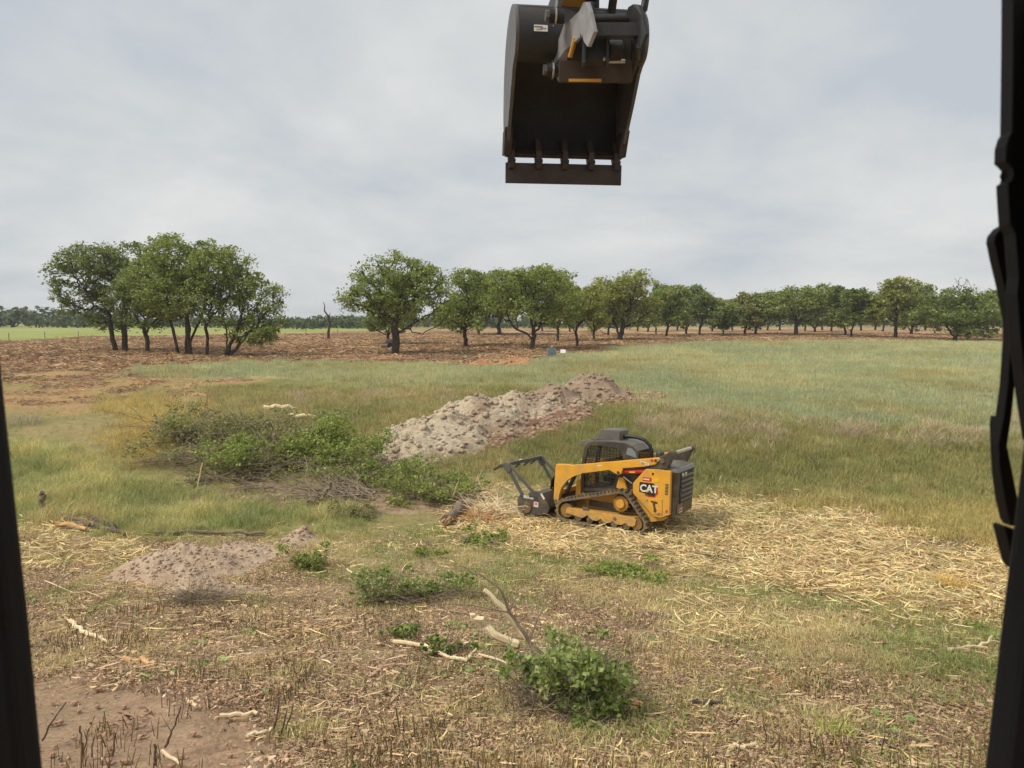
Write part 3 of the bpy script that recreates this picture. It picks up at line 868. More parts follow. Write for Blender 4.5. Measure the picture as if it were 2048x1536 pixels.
CL = 'oaks of the dense clump on the cleared land'
tree(297, 706, 205, 395, 520, 655, 5, 'dark', 'low round oak with one dark trunk in the dense clump of oaks', CL, 14, None, 1.0,
     [(300, 580, 70, 52), (250, 605, 42, 38), (345, 600, 45, 45), (300, 640, 50, 20)], behind=-1)
tree(243, 703, 104, 330, 486, 660, 1, 'dark', 'double-trunked oak spreading out at one end of the dense clump', CL, 18,
     [(236, 702, 225, 630), (251, 703, 255, 600)], 1.1,
     [(165, 560, 58, 58), (205, 530, 60, 42), (270, 520, 52, 35), (245, 575, 75, 55), (150, 605, 40, 30), (215, 640, 50, 22)])
tree(372, 711, 255, 480, 475, 660, 2, 'green', 'tallest oak of the dense clump with several stems from one foot', CL, 14,
     [(358, 708, 335, 600), (372, 711, 385, 570), (382, 710, 372, 540), (366, 709, 420, 600)], 1.1,
     [(360, 520, 62, 46), (410, 520, 55, 40), (310, 555, 50, 45), (440, 560, 45, 42), (370, 590, 70, 50), (330, 500, 40, 28)])
tree(413, 712, 360, 520, 490, 665, 3, 'green', 'slim upright oak with a straight single stem inside the clump', CL, 10, None, .8,
     [(440, 540, 55, 45), (470, 520, 35, 28), (420, 600, 45, 45), (480, 570, 38, 40)])
tree(450, 714, 425, 572, 540, 690, 4, 'green', 'leaning oak with slanting stems and low hanging branches beside the clump', CL, 12,
     [(447, 714, 480, 640), (450, 714, 455, 640), (452, 713, 505, 655)], 1.0,
     [(520, 590, 48, 45), (480, 570, 40, 34), (535, 640, 38, 38), (470, 630, 40, 35), (505, 670, 50, 18)])
tree(791, 711, 672, 912, 508, 660, 9, 'green', 'big broad oak with a thick trunk, foremost of the tree row', None, 25,
     [(791, 711, 788, 648), (770, 700, 770, 640)][:1], 1.15,
     [(790, 550, 75, 46), (720, 600, 48, 30), (760, 580, 70, 45), (840, 570, 62, 45), (870, 610, 42, 45), (790, 620, 60, 26), (885, 645, 22, 22), (700, 595, 28, 20)])
TR = 'oaks of the long tree row'
rows = [
 (775, 690, 735, 830, 590, 660, 21, 'dark', 'small dark oak trunk standing right behind the big broad oak', 9),
 (932, 694, 876, 1012, 538, 662, 12, 'green', 'oak with a drooping low branch beside the big broad oak', 13),
 (957, 670, 915, 1000, 560, 645, 22, 'dark', 'shaded oak with a pale forked trunk behind the drooping oak', 9),
 (998, 670, 950, 1075, 540, 645, 23, 'green', 'wide oak with a short thick trunk and arching limbs', 13),
 (1062, 700, 975, 1148, 534, 650, 13, 'green', 'large oak with low forking limbs behind the grey metal box', 15),
 (1115, 684, 1085, 1172, 556, 640, 24, 'yellow', 'slender oak with a thin straight trunk past the large forked oak', 8),
 (1156, 694, 1128, 1215, 572, 645, 25, 'yellow', 'yellow green oak with a thin dark trunk near the grey metal box', 9),
 (1187, 680, 1150, 1222, 580, 645, 26, 'yellow', 'yellowish young oak close behind the thin-trunked one', 7),
 (1240, 682, 1184, 1312, 547, 655, 14, 'yellow', 'tall yellow-tinged oak with a domed crown and stout trunk', 17),
 (1217, 672, 1190, 1260, 580, 650, 27, 'yellow', 'small oak with curved stem tucked behind the domed oak', 7),
 (1313, 671, 1290, 1345, 568, 640, 28, 'green', 'narrow oak with a bare straight stem next to the domed oak', 5),
 (1334, 674, 1300, 1376, 572, 652, 29, 'green', 'bushy oak on two close stems past the domed oak', 8),
 (1373, 669, 1350, 1420, 575, 645, 30, 'dark', 'dark narrow oak in the middle of the tree row', 7),
 (1400, 670, 1375, 1440, 588, 640, 31, 'dark', 'dark rounded oak in the middle of the tree row', 7),
 (1446, 672, 1424, 1476, 615, 658, 32, 'dark', 'smallest oak of the row, low and grey green', 5),
 (1490, 670, 1458, 1522, 588, 655, 33, 'yellow', 'oak with brownish green crown beside the smallest oak', 8),
 (1512, 669, 1492, 1562, 590, 648, 34, 'green', 'oak with a leaning trunk beside the brownish green one', 8),
 (1592, 670, 1535, 1668, 570, 640, 15, 'green', 'broad flat-topped oak with wide arching limbs in the tree row', 13),
 (1630, 664, 1605, 1665, 580, 642, 35, 'dark', 'dark oak close behind the flat-topped oak', 7),
 (1663, 662, 1640, 1692, 596, 642, 36, 'dark', 'distant little oak with a crooked trunk behind the row', 6),
 (1690, 672, 1655, 1712, 575, 645, 37, 'dark', 'upright oak with a dark straight stem, one of a close pair', 7),
 (1702, 674, 1680, 1748, 580, 648, 38, 'dark', 'slanting oak on a thin leaning stem, other of the close pair', 6),
 (1750, 660, 1728, 1778, 585, 640, 39, 'green', 'far oak seen in the gap between the pair and the pale oak', 6),
 (1792, 676, 1742, 1832, 561, 645, 16, 'yellow', 'pale yellowish oak with a straight grey trunk and open crown', 11),
 (1822, 670, 1790, 1866, 568, 655, 40, 'green', 'oak with low crooked limbs behind the pale yellowish oak', 9),
 (1910, 683, 1843, 1992, 582, 672, 17, 'dark', 'dense round oak with foliage almost down to the ground', 12),
 (1948, 672, 1930, 2005, 584, 655, 41, 'green', 'oak partly hidden behind the dense round oak', 7),
 (2032, 676, 1985, 2075, 575, 660, 42, 'dark', 'oak at the very end of the tree row past the dense round oak', 10),
 (2110, 678, 2060, 2180, 572, 660, 43, 'green', 'oak beyond the end of the visible tree row', 10),
]
for (px, row, l, rr, tp, bt, sd, kind, lab, tw) in rows:
    tree(px, row, l - (rr - l) * .10, rr + (rr - l) * .10, tp - 4, bt + 13, sd, kind, lab, TR, tw, dens=1.1)
rr_ = np.random.default_rng(5)
for i, px in enumerate([905, 1035, 1085, 1140, 1275, 1295, 1355, 1425, 1465, 1535, 1560, 1610, 1645, 1722, 1765, 1850, 1875, 1975, 2010]):
    w_ = rr_.uniform(44, 72); tp_ = rr_.uniform(590, 606); rw = rr_.uniform(660, 664)
    tree(px, rw, px - w_ / 2, px + w_ / 2, tp_, rr_.uniform(642, 650), 200 + i, ['dark', 'green', 'dark', 'yellow'][i % 4],
         'slim oak in shade in the second line behind the tree row', 'oaks of the second line', 6, dens=.7)
tree(1925, 668, 1885, 1962, 553, 625, 44, 'dark', 'leafless grey tree whose twigs rise above the dense round oak', None, 8, bare=True, name='bare_tree')

def snag():
    g = gp(657, 679); s = FPX / g.y
    t = empty('dead_tree', g, 'dead bare tree trunk with one crooked limb between the clump and the big oak', 'dead tree')
    p = lambda x, y: ((x - 657) / s, 0, (679 - y) / s)
    mb = MB().tube([p(657, 684), p(657, 665), p(660, 650), p(657, 632), p(650, 622), p(651, 612), p(648, 604)], [.24, .2, .17, .13, .1, .07, .03], 8)
    mb.build('trunk', OAK_BARK, t, smooth=True)
    MB().tube([p(660, 648), p(666, 638), p(672, 630)], [.1, .07, .03], 6).build('limb', OAK_BARK, t, smooth=True)
    MB().tube([p(657, 634), p(662, 626)], [.07, .03], 6).build('limb', OAK_BARK, t, smooth=True)
snag()

def woodland():
    """far-off wood along the edge of the fields, one mass"""
    r = np.random.default_rng(77); Ps = []; sizes = []
    def belt(pa, pb, row, hpx, n, dj=25):
        for i in range(n):
            px = pa + (pb - pa) * (i + r.uniform(-.5, 1.5)) / n
            d0 = gp(px, row); y = d0.y + r.uniform(-dj, dj); x = d0.x * y / d0.y
            s = FPX / y; h = hpx / s * r.uniform(.6, 1.1); w = h * r.uniform(.55, 1.0)
            m = int(110)
            q = in_lobes(m, [(0, 0, h * .5, w * .6, w * .6, h * .5), (w * .3, 0, h * .62, w * .4, w * .4, h * .36), (-w * .35, 0, h * .45, w * .4, w * .4, h * .4)], r, .3)
            Ps.append(q + np.array([x, y, float(ground_z(x, y))])); sizes.append(np.full(m, w * .2))
    belt(-260, 240, 654, 40, 60); belt(60, 720, 655, 26, 90); belt(560, 760, 657, 22, 50); belt(700, 1300, 654, 22, 110); belt(1200, 2300, 653, 26, 190)
    belt(900, 1250, 657, 14, 60)
    P = np.concatenate(Ps); S = np.concatenate(sizes)
    V, F = leaf_quads(P, 1.0, r, .4)
    V = V.reshape(-1, 4, 3); c = V.mean(1, keepdims=True); V = (c + (V - c) * S[:, None, None]).reshape(-1, 3)
    new('distant_woodland', mesh_np('distant_woodland', V, F), leafmat('far_leaf', lin(70, 84, 52), lin(92, 106, 64), lin(118, 128, 82), .2),
        kind='stuff', label='far dark green belt of woods along the edge of the fields', category='woods')
woodland()

POST = M('fence_post_steel', lin(92, 88, 76), .7, .3, lin(60, 50, 40))
def fence_posts():
    for i, (px, row) in enumerate([(18, 681), (90, 679), (157, 678), (612, 669), (675, 667), (745, 664)]):
        g = gp(px, row); s = FPX / g.y; h = 17 / s
        t = empty('fence_post', g, 'thin steel fence post at the green field before the dense oak clump' if i < 3 else 'thin steel fence post at the field edge near the dead bare tree', 'fence post', 'posts before the oak clump' if i < 3 else 'posts near the dead tree')
        MB().box((0, 0, h * .5 - .1), (.07, .06, h + .2)).build('post', POST, t, .008)
        MB().box((0, 0, h - .09), (.085, .075, .18)).build('post_cap', M('post_cap', lin(200, 196, 180), .6), t, .008)
fence_posts()

# ------------------------------------------------------------------ dirt mounds
def dirtmat(name, c1, c2, c3, grad=0.0):
    if name in MATS: return MATS[name]
    m, nt, b = principled(name)
    n1 = noise(nt, .38, 8, .72, dist=1.0); n2 = noise(nt, 7, 6, .75); n3 = noise(nt, 30, 4, .7)
    if grad:
        tc = nt.nodes.new('ShaderNodeTexCoord'); sx = nt.nodes.new('ShaderNodeSeparateXYZ'); nt.links.new(tc.outputs['Object'], sx.inputs[0])
        ma = nt.nodes.new('ShaderNodeMath'); ma.operation = 'MULTIPLY_ADD'; ma.inputs[1].default_value = grad; nt.links.new(sx.outputs[0], ma.inputs[0]); nt.links.new(n1, ma.inputs[2])
        n1 = ma.outputs[0]
    c = mixcol(nt, ramp(nt, n1, [(.44, 0.0), (.56, 1.0)]), c1, c2)
    c = mixcol(nt, ramp(nt, n2, [(.48, 0.0), (.70, 1.0)]), c, c3)
    c = mixcol(nt, 1, c, ramp(nt, n3, [(.3, .7), (.7, 1.2)]), 'MULTIPLY')
    nt.links.new(c, b.inputs['Base Color']); b.inputs['Roughness'].default_value = .95; b.inputs['Specular IOR Level'].default_value = .1
    bump(nt, b, n2, .8, .08)
    MATS[name] = m; return m
def mound(name, label, peaks, mat, clodcol, res=.12, rough=.16, margin=.5, nclod=300, clod=(.04, .14), seed=0, group=None):
    """heap: peaks = (x, y, radius along, radius across, height, angle) in metres on the terrain"""
    r = np.random.default_rng(seed)
    xs = [p[0] for p in peaks]; ys = [p[1] for p in peaks]; mr = max(max(p[2], p[3]) for p in peaks)
    gx = np.arange(min(xs) - mr - margin, max(xs) + mr + margin, res); gy = np.arange(min(ys) - mr - margin, max(ys) + mr + margin, res)
    X, Y = np.meshgrid(gx, gy)
    def hgt(X, Y):
        wx = X + .35 * fbm(X / .9, Y / .9, seed + 1, 3); wy = Y + .35 * fbm(X / .9 + 7, Y / .9, seed + 2, 3)
        H = np.zeros(X.shape)
        for (cx, cy, ra, rb, h, an) in peaks:
            u = (wx - cx) * math.cos(an) + (wy - cy) * math.sin(an); v = -(wx - cx) * math.sin(an) + (wy - cy) * math.cos(an)
            q = np.sqrt((u / ra) ** 2 + (v / rb) ** 2)
            H = np.logaddexp(H * 7, np.clip(h * (1.08 - q ** 1.35), -1, 9) * 7) / 7
        body = np.clip(H / .25, 0, 1)
        n = fbm(X / .55, Y / .55, seed + 5, 4, .6); rid = 1 - np.abs(fbm(X / .8, Y / .8, seed + 9, 3)) * 2
        f = fbm(X / .17, Y / .17, seed + 15, 3, .7)
        return H + body * (rough * n + rough * .7 * rid + rough * .35 * f) - .10
    H = hgt(X, Y)
    Z = ground_z(X, Y) + H
    o = np.array([float(np.mean(xs)), float(np.mean(ys)), 0.0]); o[2] = float(ground_z(o[0], o[1]))
    V = np.stack([X, Y, Z], -1).reshape(-1, 3) - o
    nx, ny = len(gx), len(gy)
    i = np.arange(ny - 1)[:, None] * nx + np.arange(nx - 1)[None]
    F = np.stack([i, i + 1, i + 1 + nx, i + nx], -1).reshape(-1, 4)
    keep = (H > -.09).reshape(-1)[F].any(1)
    F = F[keep]
    used, inv = np.unique(F, return_inverse=True)
    t = empty(name, tuple(o), label, 'dirt mound', group)
    new('earth', mesh_np('earth', V[used], inv.reshape(F.shape), True), mat, t)
    # loose clods, too many to count
    vs, fs, k, n0 = [], [], 0, 0
    protos = [clodmesh(seed * 7 + q) for q in range(5)]
    pv = [np.array([v.co for v in m.vertices]) for m in protos]; pf = [np.array([f.vertices for f in m.polygons]) for m in protos]
    cxs = r.uniform(gx[0], gx[-1], nclod * 14); cys = r.uniform(gy[0], gy[-1], nclod * 14)
    ch = hgt(cxs, cys); ok = (ch > .03) & ((ch > .1) | (r.uniform(0, 1, len(ch)) < .4))
    cxs, cys, ch = cxs[ok][:nclod], cys[ok][:nclod], ch[ok][:nclod]
    cg = ground_z(cxs, cys)
    for x, y, h, gz in zip(cxs, cys, ch, cg):
        q = r.integers(5); s = clod[0] + (clod[1] - clod[0]) * r.uniform() ** 3.5
        a = r.uniform(0, 6.28); ca, sa = math.cos(a), math.sin(a)
        p = pv[q] @ np.array([[ca, sa, 0], [-sa, ca, 0], [0, 0, 1]]) * s + np.array([x, y, gz + h + s * .1]) - o
        vs.append(p); fs.append(pf[q] + n0); n0 += len(p)
    if vs:
        new('clods', mesh_np('clods', np.concatenate(vs), np.concatenate(fs)), clodcol, t, kind='stuff')
    for m in protos: bpy.data.meshes.remove(m)
    return t
CLAY = dirtmat('pale_clay', lin(200, 184, 158), lin(164, 142, 120), lin(146, 124, 106), .028)
CLOD = dirtmat('brown_clods', lin(184, 160, 134), lin(152, 126, 106), lin(206, 186, 156))
PINK = dirtmat('pinkish_dirt', lin(206, 184, 158), lin(188, 162, 136), lin(170, 144, 122))
TANM = dirtmat('orange_dirt', lin(204, 152, 100), lin(164, 118, 84), lin(140, 104, 80))
def pk(px, row, wpx, dpt, hpx, an=0.0):
    g = gp(px, row); s = FPX / g.y
    return (g.x, g.y, wpx / s, dpt, hpx / s, an)
mound('dirt_mound', 'long pale and brown dirt mound running across the grass', [
    pk(830, 898, 90, 1.7, 36, .5), pk(900, 876, 95, 1.9, 46, .7), pk(965, 852, 85, 2.2, 58, .8), pk(1040, 830, 85, 2.1, 44, .8), pk(1105, 812, 75, 2.0, 40, .6), pk(1180, 798, 75, 1.9, 50, .3)],
    CLAY, CLAY, .075, .19, .5, 2600, (.010, .15), 3)
mound('dirt_ridge', 'low brown ridge of dug earth along the side of the long mound', [
    pk(1000, 888, 70, .7, 16, .7), pk(1080, 858, 75, .8, 18, .7), pk(1150, 832, 75, .8, 17, .6), pk(1230, 808, 70, .8, 13, .4), pk(1300, 797, 50, .8, 9, .1)],
    dirtmat('brown_earth', lin(168, 136, 112), lin(140, 108, 90), lin(120, 92, 78)), CLOD, .08, .15, .5, 900, (.02, .13), 13)
mound('dirt_mound', 'pinkish dirt heap beside the long dark pole in the litter', [
    pk(360, 1150, 85, .75, 66, .1), pk(300, 1158, 70, .5, 30, 0), pk(465, 1112, 90, .7, 30, 0), pk(430, 1180, 90, .5, 24, 0), pk(420, 1142, 95, .8, 40, 0)],
    PINK, PINK, .04, .11, .4, 1600, (.008, .05), 23)
mound('dirt_mound', 'small orange tan dirt heap at the edge of the cleared land', [
    pk(975, 733, 45, 1.2, 14, 0), pk(1025, 731, 50, 1.4, 17, 0), pk(1000, 735, 70, 1.0, 9, 0)], TANM, CLOD, .2, .12, .8, 150, (.06, .2), 33)
mound('dirt_mound', 'low dug-up dirt lump with roots next to a green weed clump', [
    pk(620, 1075, 40, .4, 26, 0), pk(590, 1085, 40, .4, 14, 0)], PINK, CLOD, .05, .08, .3, 150, (.015, .06), 43)
mound('dirt_mound', 'bare dark earth bank under the brush heap', [
    pk(470, 990, 120, .9, 14, 0), pk(640, 1005, 120, .9, 16, 0), pk(560, 1000, 100, .8, 12, 0), pk(830, 1010, 90, .8, 10, 0)],
    dirtmat('dark_earth', lin(168, 146, 116), lin(134, 112, 90), lin(186, 164, 128)), CLOD, .08, .08, .4, 300, (.02, .09), 53)

# ------------------------------------------------------------------ cut brush, weeds, twig heaps
TWIG = M('grey_twig', lin(150, 134, 112), .9, 0, lin(98, 84, 70), 12, .7)
DARKTWIG = M('dark_twig', lin(104, 88, 72), .9, 0, lin(70, 58, 48), 12, .7)
PALE = M('peeled_wood', lin(236, 218, 180), .8, 0, lin(204, 174, 130), 9, .7, .4, 30)
SPLIT = M('split_orange_wood', lin(218, 178, 128), .85, 0, lin(176, 128, 84), 10, .8, .6, 25)
BARK = M('branch_bark', lin(134, 120, 102), .95, 0, lin(88, 76, 64), 14, .8, .8, 30)
def twigs_mesh(n, W, D, H, r, rad=.008, curl=.25, spread=1.0, direction=None):
    mb = MB()
    for i in range(n):
        a = r.uniform(0, 6.283) if direction is None else direction + r.normal(0, .45)
        el = r.uniform(.1, 1.1) if direction is None else r.uniform(.02, .45)
        L = r.uniform(.45, 1.0) * max(W, H)
        p = Vector((r.uniform(-.3, .3) * W * spread, r.uniform(-.3, .3) * D * spread, r.uniform(0, .3) * H))
        d = Vector((math.cos(a) * math.cos(el) * W, math.sin(a) * math.cos(el) * D, math.sin(el) * H)).normalized()
        pts = [p]; k = 5
        for j in range(k):
            d = (d + Vector((r.normal(0, curl), r.normal(0, curl), r.normal(-.04, curl * .7)))).normalized()
            q = pts[-1] + d * (L * .55 / k); q.z = max(q.z, .01); pts.append(q)
        ra = rad * r.uniform(.5, 1.6)
        mb.tube(pts, [ra * (1 - .75 * j / k) for j in range(k + 1)], 4, False)
    me = bpy.data.meshes.new('twigs'); me.from_pydata(mb.V, [], mb.F); me.update(); return me
def brush(name, label, cat, px, row, wpx, hpx, depth, nleaf, lsize, kind, ntwig, seed, rad=.008, twigm=None, lobes=6, group=None, up=.35, direction=None):
    r = np.random.default_rng(seed)
    g = gp(px, row); s = FPX / g.y; W, H = wpx / s, hpx / s
    t = empty(name, g, label, cat, group)
    lb = [(0, 0, H * .30, W * .30, depth * .30, H * .30)]
    for k in range(lobes):
        lb.append((r.uniform(-.45, .45) * W, r.uniform(-.42, .42) * depth, H * r.uniform(.08, .72), W * r.uniform(.07, .20), depth * r.uniform(.10, .24), H * r.uniform(.10, .32)))
    if nleaf:
        nleaf = int(nleaf * 1.5); lsize = lsize * .74; lobes
        C = in_lobes(max(12, nleaf // 22), lb, r, .35)
        d3 = r.normal(0, 1, (len(C), 22, 3)); d3 /= np.linalg.norm(d3, axis=2)[..., None]; d3 *= r.uniform(0, 1, (len(C), 22, 1)) ** .6
        P = (C[:, None] + d3 * np.array([W * .06, depth * .06, H * .10]) * r.uniform(.3, 1.9, (len(C), 1, 1))).reshape(-1, 3)
        gz = ground_z(P[:, 0] + g.x, P[:, 1] + g.y) - g.z
        P[:, 2] = np.maximum(P[:, 2] + gz, gz + .03)
        V, F = leaf_quads(P, lsize, r, up, 1.0, (1.0, 1.7))
        new('foliage', mesh_np('foliage', V, F), LEAFS[kind], t)
    if ntwig:
        new('twigs', twigs_mesh(ntwig, W, depth, H, r, rad, direction=direction), twigm or TWIG, t, kind='stuff')
    return t
BG = 'pieces of the large brush heap'
brush('brush_heap', 'olive green cut brush at the field end of the large brush heap', 'brush', 440, 878, 290, 80, 3.6, 4600, .085, 'olivebrush', 150, 1, .012, TWIG, 9, BG)
brush('brush_heap', 'small bright leafy brush on the yellow grass side of the large heap', 'brush', 385, 882, 150, 60, 2.0, 1500, .08, 'brush', 40, 2, .01, TWIG, 6, BG)
brush('brush_heap', 'mid green leafy brush with broken pale limbs in the large heap', 'brush', 505, 948, 210, 100, 2.6, 5200, .08, 'brush', 120, 3, .011, TWIG, 8, BG)
brush('brush_heap', 'tall bright green leafy brush touching the long dirt mound', 'brush', 665, 938, 260, 100, 3.2, 6600, .08, 'brush', 120, 4, .011, TWIG, 9, BG)
brush('brush_heap', 'dense olive brush filling the middle of the large heap', 'brush', 575, 905, 220, 84, 2.6, 4200, .085, 'olivebrush', 110, 14, .012, TWIG, 8, BG)
brush('brush_heap', 'yellow green leafy brush between the bare sticks and the loader', 'brush', 825, 1000, 160, 84, 1.9, 3000, .07, 'brush', 90, 5, .009, TWIG, 11, BG)
brush('brush_heap', 'low sprawling tangle of branches and leaves on the grassy side of the heap', 'brush', 400, 925, 260, 58, 3.0, 2600, .075, 'olivebrush', 170, 31, .010, TWIG, 12, BG)
brush('brush_heap', 'low tangle of leafy branches joining the heap to the yellow green brush', 'brush', 740, 965, 260, 66, 2.4, 3600, .075, 'brush', 190, 32, .010, TWIG, 12, BG)
brush('brush_heap', 'dull leafy cuttings lying in front of the mid green brush', 'brush', 470, 965, 220, 50, 2.0, 1800, .07, 'olivebrush', 150, 33, .010, TWIG, 10, BG)
brush('weed_clump', 'low bright weeds at the foot of the long dirt mound', 'weeds', 895, 975, 110, 52, 1.4, 1800, .06, 'brush', 30, 6, .007, TWIG, 6)
brush('brush_heap', 'loose leafy cuttings trailing from the heap towards the mulching head', 'brush', 890, 1000, 170, 56, 1.8, 1800, .065, 'brush', 120, 34, .009, TWIG, 11, BG)
brush('weed_clump', 'sparse weeds below the bare sticks of the brush heap', 'weeds', 720, 1035, 110, 45, 1.2, 900, .055, 'olivebrush', 40, 7, .007, TWIG, 5)
brush('stick_heap', 'heap of bare grey sticks in front of the large brush heap', 'stick heap', 690, 1005, 230, 78, 2.0, 0, 0, None, 230, 8, .016, TWIG, 0, None, .3, 2.6)
brush('stick_heap', 'long bare poles fanning out from the brush heap over the dirt', 'stick heap', 560, 985, 190, 52, 1.4, 0, 0, None, 60, 9, .018, TWIG, 0, None, .3, 3.5)
brush('stick_heap', 'tangled sticks beside the mulching head', 'stick heap', 930, 1000, 120, 60, 1.6, 120, .05, 'olivebrush', 90, 10, .011, PALE, 3)
brush('weed_clump', 'green weed clump growing beside the pinkish dirt heap', 'weeds', 618, 1138, 125, 66, .9, 1700, .045, 'brush', 60, 11, .006, TWIG, 6)
brush('brush_heap', 'low trailing vine brush with dark twigs in the dry grass', 'brush', 815, 1202, 260, 76, 1.3, 2600, .052, 'vine', 320, 12, .005, TWIG, 14)
brush('brush_heap', 'near cut brush with glossy vine leaves and tangled stems', 'brush', 1130, 1400, 310, 155, 1.5, 3300, .060, 'vine', 460, 13, .006, TWIG, 18, None, .25)
brush('brush_heap', 'small leafy tail of vine hanging off the near cut brush', 'brush', 1160, 1440, 190, 66, .8, 1200, .055, 'vine', 70, 19, .005, TWIG, 6, None, .25)
brush('vine_patch', 'flat patch of green vine leaves beside the splintered pale branch', 'vine', 800, 1275, 130, 44, .8, 420, .06, 'vine', 26, 15, .005, TWIG, 5)
brush('vine_patch', 'thin trail of vine leaves among the fallen limbs', 'vine', 900, 1310, 130, 46, .7, 360, .06, 'vine', 40, 16, .006, DARKTWIG, 5)
brush('twig_heap', 'round heap of fine grey brown twigs below the pinkish dirt', 'twig heap', 395, 1206, 150, 52, .7, 0, 0, None, 330, 17, .004, TWIG, 0)
brush('grass_mat', 'bright green trampled grass patch in front of the loader', 'grass', 1240, 1150, 190, 34, 1.5, 2300, .05, 'brush', 30, 18, .005, TWIG, 8, None, .1)
brush('grass_mat', 'green weeds under the mulching head', 'grass', 985, 1088, 130, 46, 1.2, 1300, .055, 'brush', 40, 20, .006, PALE, 6)
brush('stick_heap', 'pale splintered sticks thrown up against the mulching head', 'stick heap', 985, 1030, 130, 46, 1.3, 0, 0, None, 170, 22, .011, PALE, 0)
brush('stick_heap', 'orange shredded wood heaped before the mulching head', 'stick heap', 960, 1040, 110, 34, 1.2, 0, 0, None, 190, 23, .010, SPLIT, 0)
brush('grass_mat', 'weedy green patch with vine leaves behind the dark curved branch', 'grass', 850, 1108, 90, 24, .8, 600, .05, 'brush', 10, 24, .005, TWIG, 5, None, .1)

def tuft(label, px, row, wpx, hpx, seed, c, n=140):
    g = gp(px, row); s = FPX / g.y
    me = blades(n, wpx / s / 2, hpx / s * .5, hpx / s, .011, .9, seed, .5)
    m = leafmat('tuft_%d' % seed, np.asarray(c) * .8, np.asarray(c) * 1.3, np.asarray(c) * 1.7, .3)
    o = new('grass_tuft', me, m, None, label=label, category='grass tuft'); o.location = g
tuft('dark green grass tuft at the edge of the straw by dry soil', 1955, 1262, 60, 34, 301, lin(124, 138, 68))
tuft('pale yellow green grass tuft alone in the brown litter', 1668, 1468, 70, 44, 302, lin(176, 176, 104))
tuft('heap-like tuft of yellow straw stalks on the straw mulch', 1905, 1178, 80, 44, 303, lin(214, 186, 118), 260)
tuft('grey wiry weed tuft at the edge of the brown dirt', 45, 850, 70, 40, 304, lin(160, 150, 130), 200)
tuft('tall pale straw tuft standing by the cut stump', 110, 1045, 80, 60, 305, lin(186, 172, 118), 220)

# ------------------------------------------------------------------ fallen branches and logs
def branch(name, label, pts, r0, r1, mat, heights=None, seg=7, end=None, group=None, cat='branch', forks=()):
    """pts = pixels along the branch, each resting on (or a little above) the ground"""
    W = []; r0 *= 1.4; r1 *= 1.4
    for i, p in enumerate(pts):
        h = heights[i] if heights else .0
        W.append(gp(p[0], p[1], h + .035 + (r0 + (r1 - r0) * i / max(1, len(pts) - 1)) * .8) if h < .05 else None)
    # raised points keep the distance of their grounded neighbours
    ys = [w.y if w else None for w in W]
    known = [i for i, y in enumerate(ys) if y is not None]
    for i in range(len(W)):
        if W[i] is None:
            y = float(np.interp(i, known, [ys[k] for k in known])) if known else gp(pts[0][0], pts[0][1]).y
            W[i] = at(pts[i][0], pts[i][1], y)
    o = W[0].copy()
    r = np.random.default_rng(int(pts[0][0] * 7 + pts[0][1]))
    path, rad = [], []
    n = len(W)
    for i in range(n - 1):
        for k in range(4):
            t = k / 4
            q = W[i].lerp(W[i + 1], t) - o
            if i or k: q = q + Vector(r.normal(0, r0 * .35, 3))
            path.append(q); u = (i + t) / (n - 1); rad.append((r0 + (r1 - r0) * u) * r.uniform(.85, 1.15))
    path.append(W[-1] - o); rad.append(r1)
    t_ = empty(name, o, label, cat, group)
    MB().tube(path, rad, seg).build('limb', mat, t_, smooth=True)
    if end is not None:
        d = (path[0] - path[min(3, len(path) - 1)]).normalized(); mb = MB()
        for k in range(9):
            v = Vector(r.normal(0, r0 * .45, 3)); mb.tube([path[0] + v - d * r0, path[0] + v + d * r0 * r.uniform(.8, 2.6)], [r0 * .3, r0 * .05], 4)
        mb.build('splintered_end', end, t_)
    for (i0, fx, fy, fh) in forks:
        a = path[min(i0 * 4, len(path) - 1)]; y = (a + o).y
        b = at(fx, fy, y + .05) - o if fh else gp(fx, fy, .02) - o
        mid = a.lerp(b, .5) + Vector(r.normal(0, .04, 3))
        rr = rad[min(i0 * 4, len(rad) - 1)] * .6
        MB().tube([a, mid, b], [rr, rr * .7, rr * .25], 5).build('side_branch', mat, t_, smooth=True)
    return t_
branch('fallen_branch', 'splintered pale branch lying flat beside the vine patch', [(790, 1292), (850, 1300), (900, 1322), (930, 1330), (952, 1306)], .022, .012, PALE, end=PALE)
branch('fallen_branch', 'thick peeled limb with dark broken foot leaning on the near brush', [(1035, 1302), (1010, 1282), (970, 1252), (945, 1228)], .045, .028, PALE, [0, .06, .12, .16])
branch('fallen_branch', 'dark crooked limb rising out of the near brush', [(1105, 1345), (1060, 1280), (1018, 1225), (1002, 1180), (960, 1150), (922, 1132)], .018, .005, TWIG, [0, .1, .2, .3, .3, .3], forks=[(2, 860, 1208, 1), (2, 1062, 1180, 1), (1, 1100, 1190, 1)])
branch('fallen_branch', 'stout pale limb end sticking up behind the dark crooked limb', [(1050, 1285), (1010, 1222), (968, 1180)], .034, .024, PALE, [0, .1, .2])
branch('fallen_branch', 'pale forked twig curving over the front of the near brush', [(958, 1316), (1010, 1325), (1040, 1362), (1070, 1402), (1100, 1412)], .012, .005, PALE, [0, .1, .12, .06, 0], forks=[(2, 972, 1395, 0)])
branch('fallen_branch', 'thin bare forked twig pointing away from the peeled limb', [(945, 1230), (895, 1222), (858, 1198)], .012, .004, TWIG, [.1, .15, .2], forks=[(1, 872, 1228, 1)])
branch('fallen_branch', 'pale crooked stick on the brown litter by the bare soil', [(142, 1250), (165, 1270), (195, 1280), (218, 1292)], .026, .014, PALE, forks=[(1, 165, 1285, 0)])
branch('fallen_branch', 'flat pale split piece of wood near the bare soil', [(248, 1325), (285, 1330), (312, 1336)], .024, .018, SPLIT)
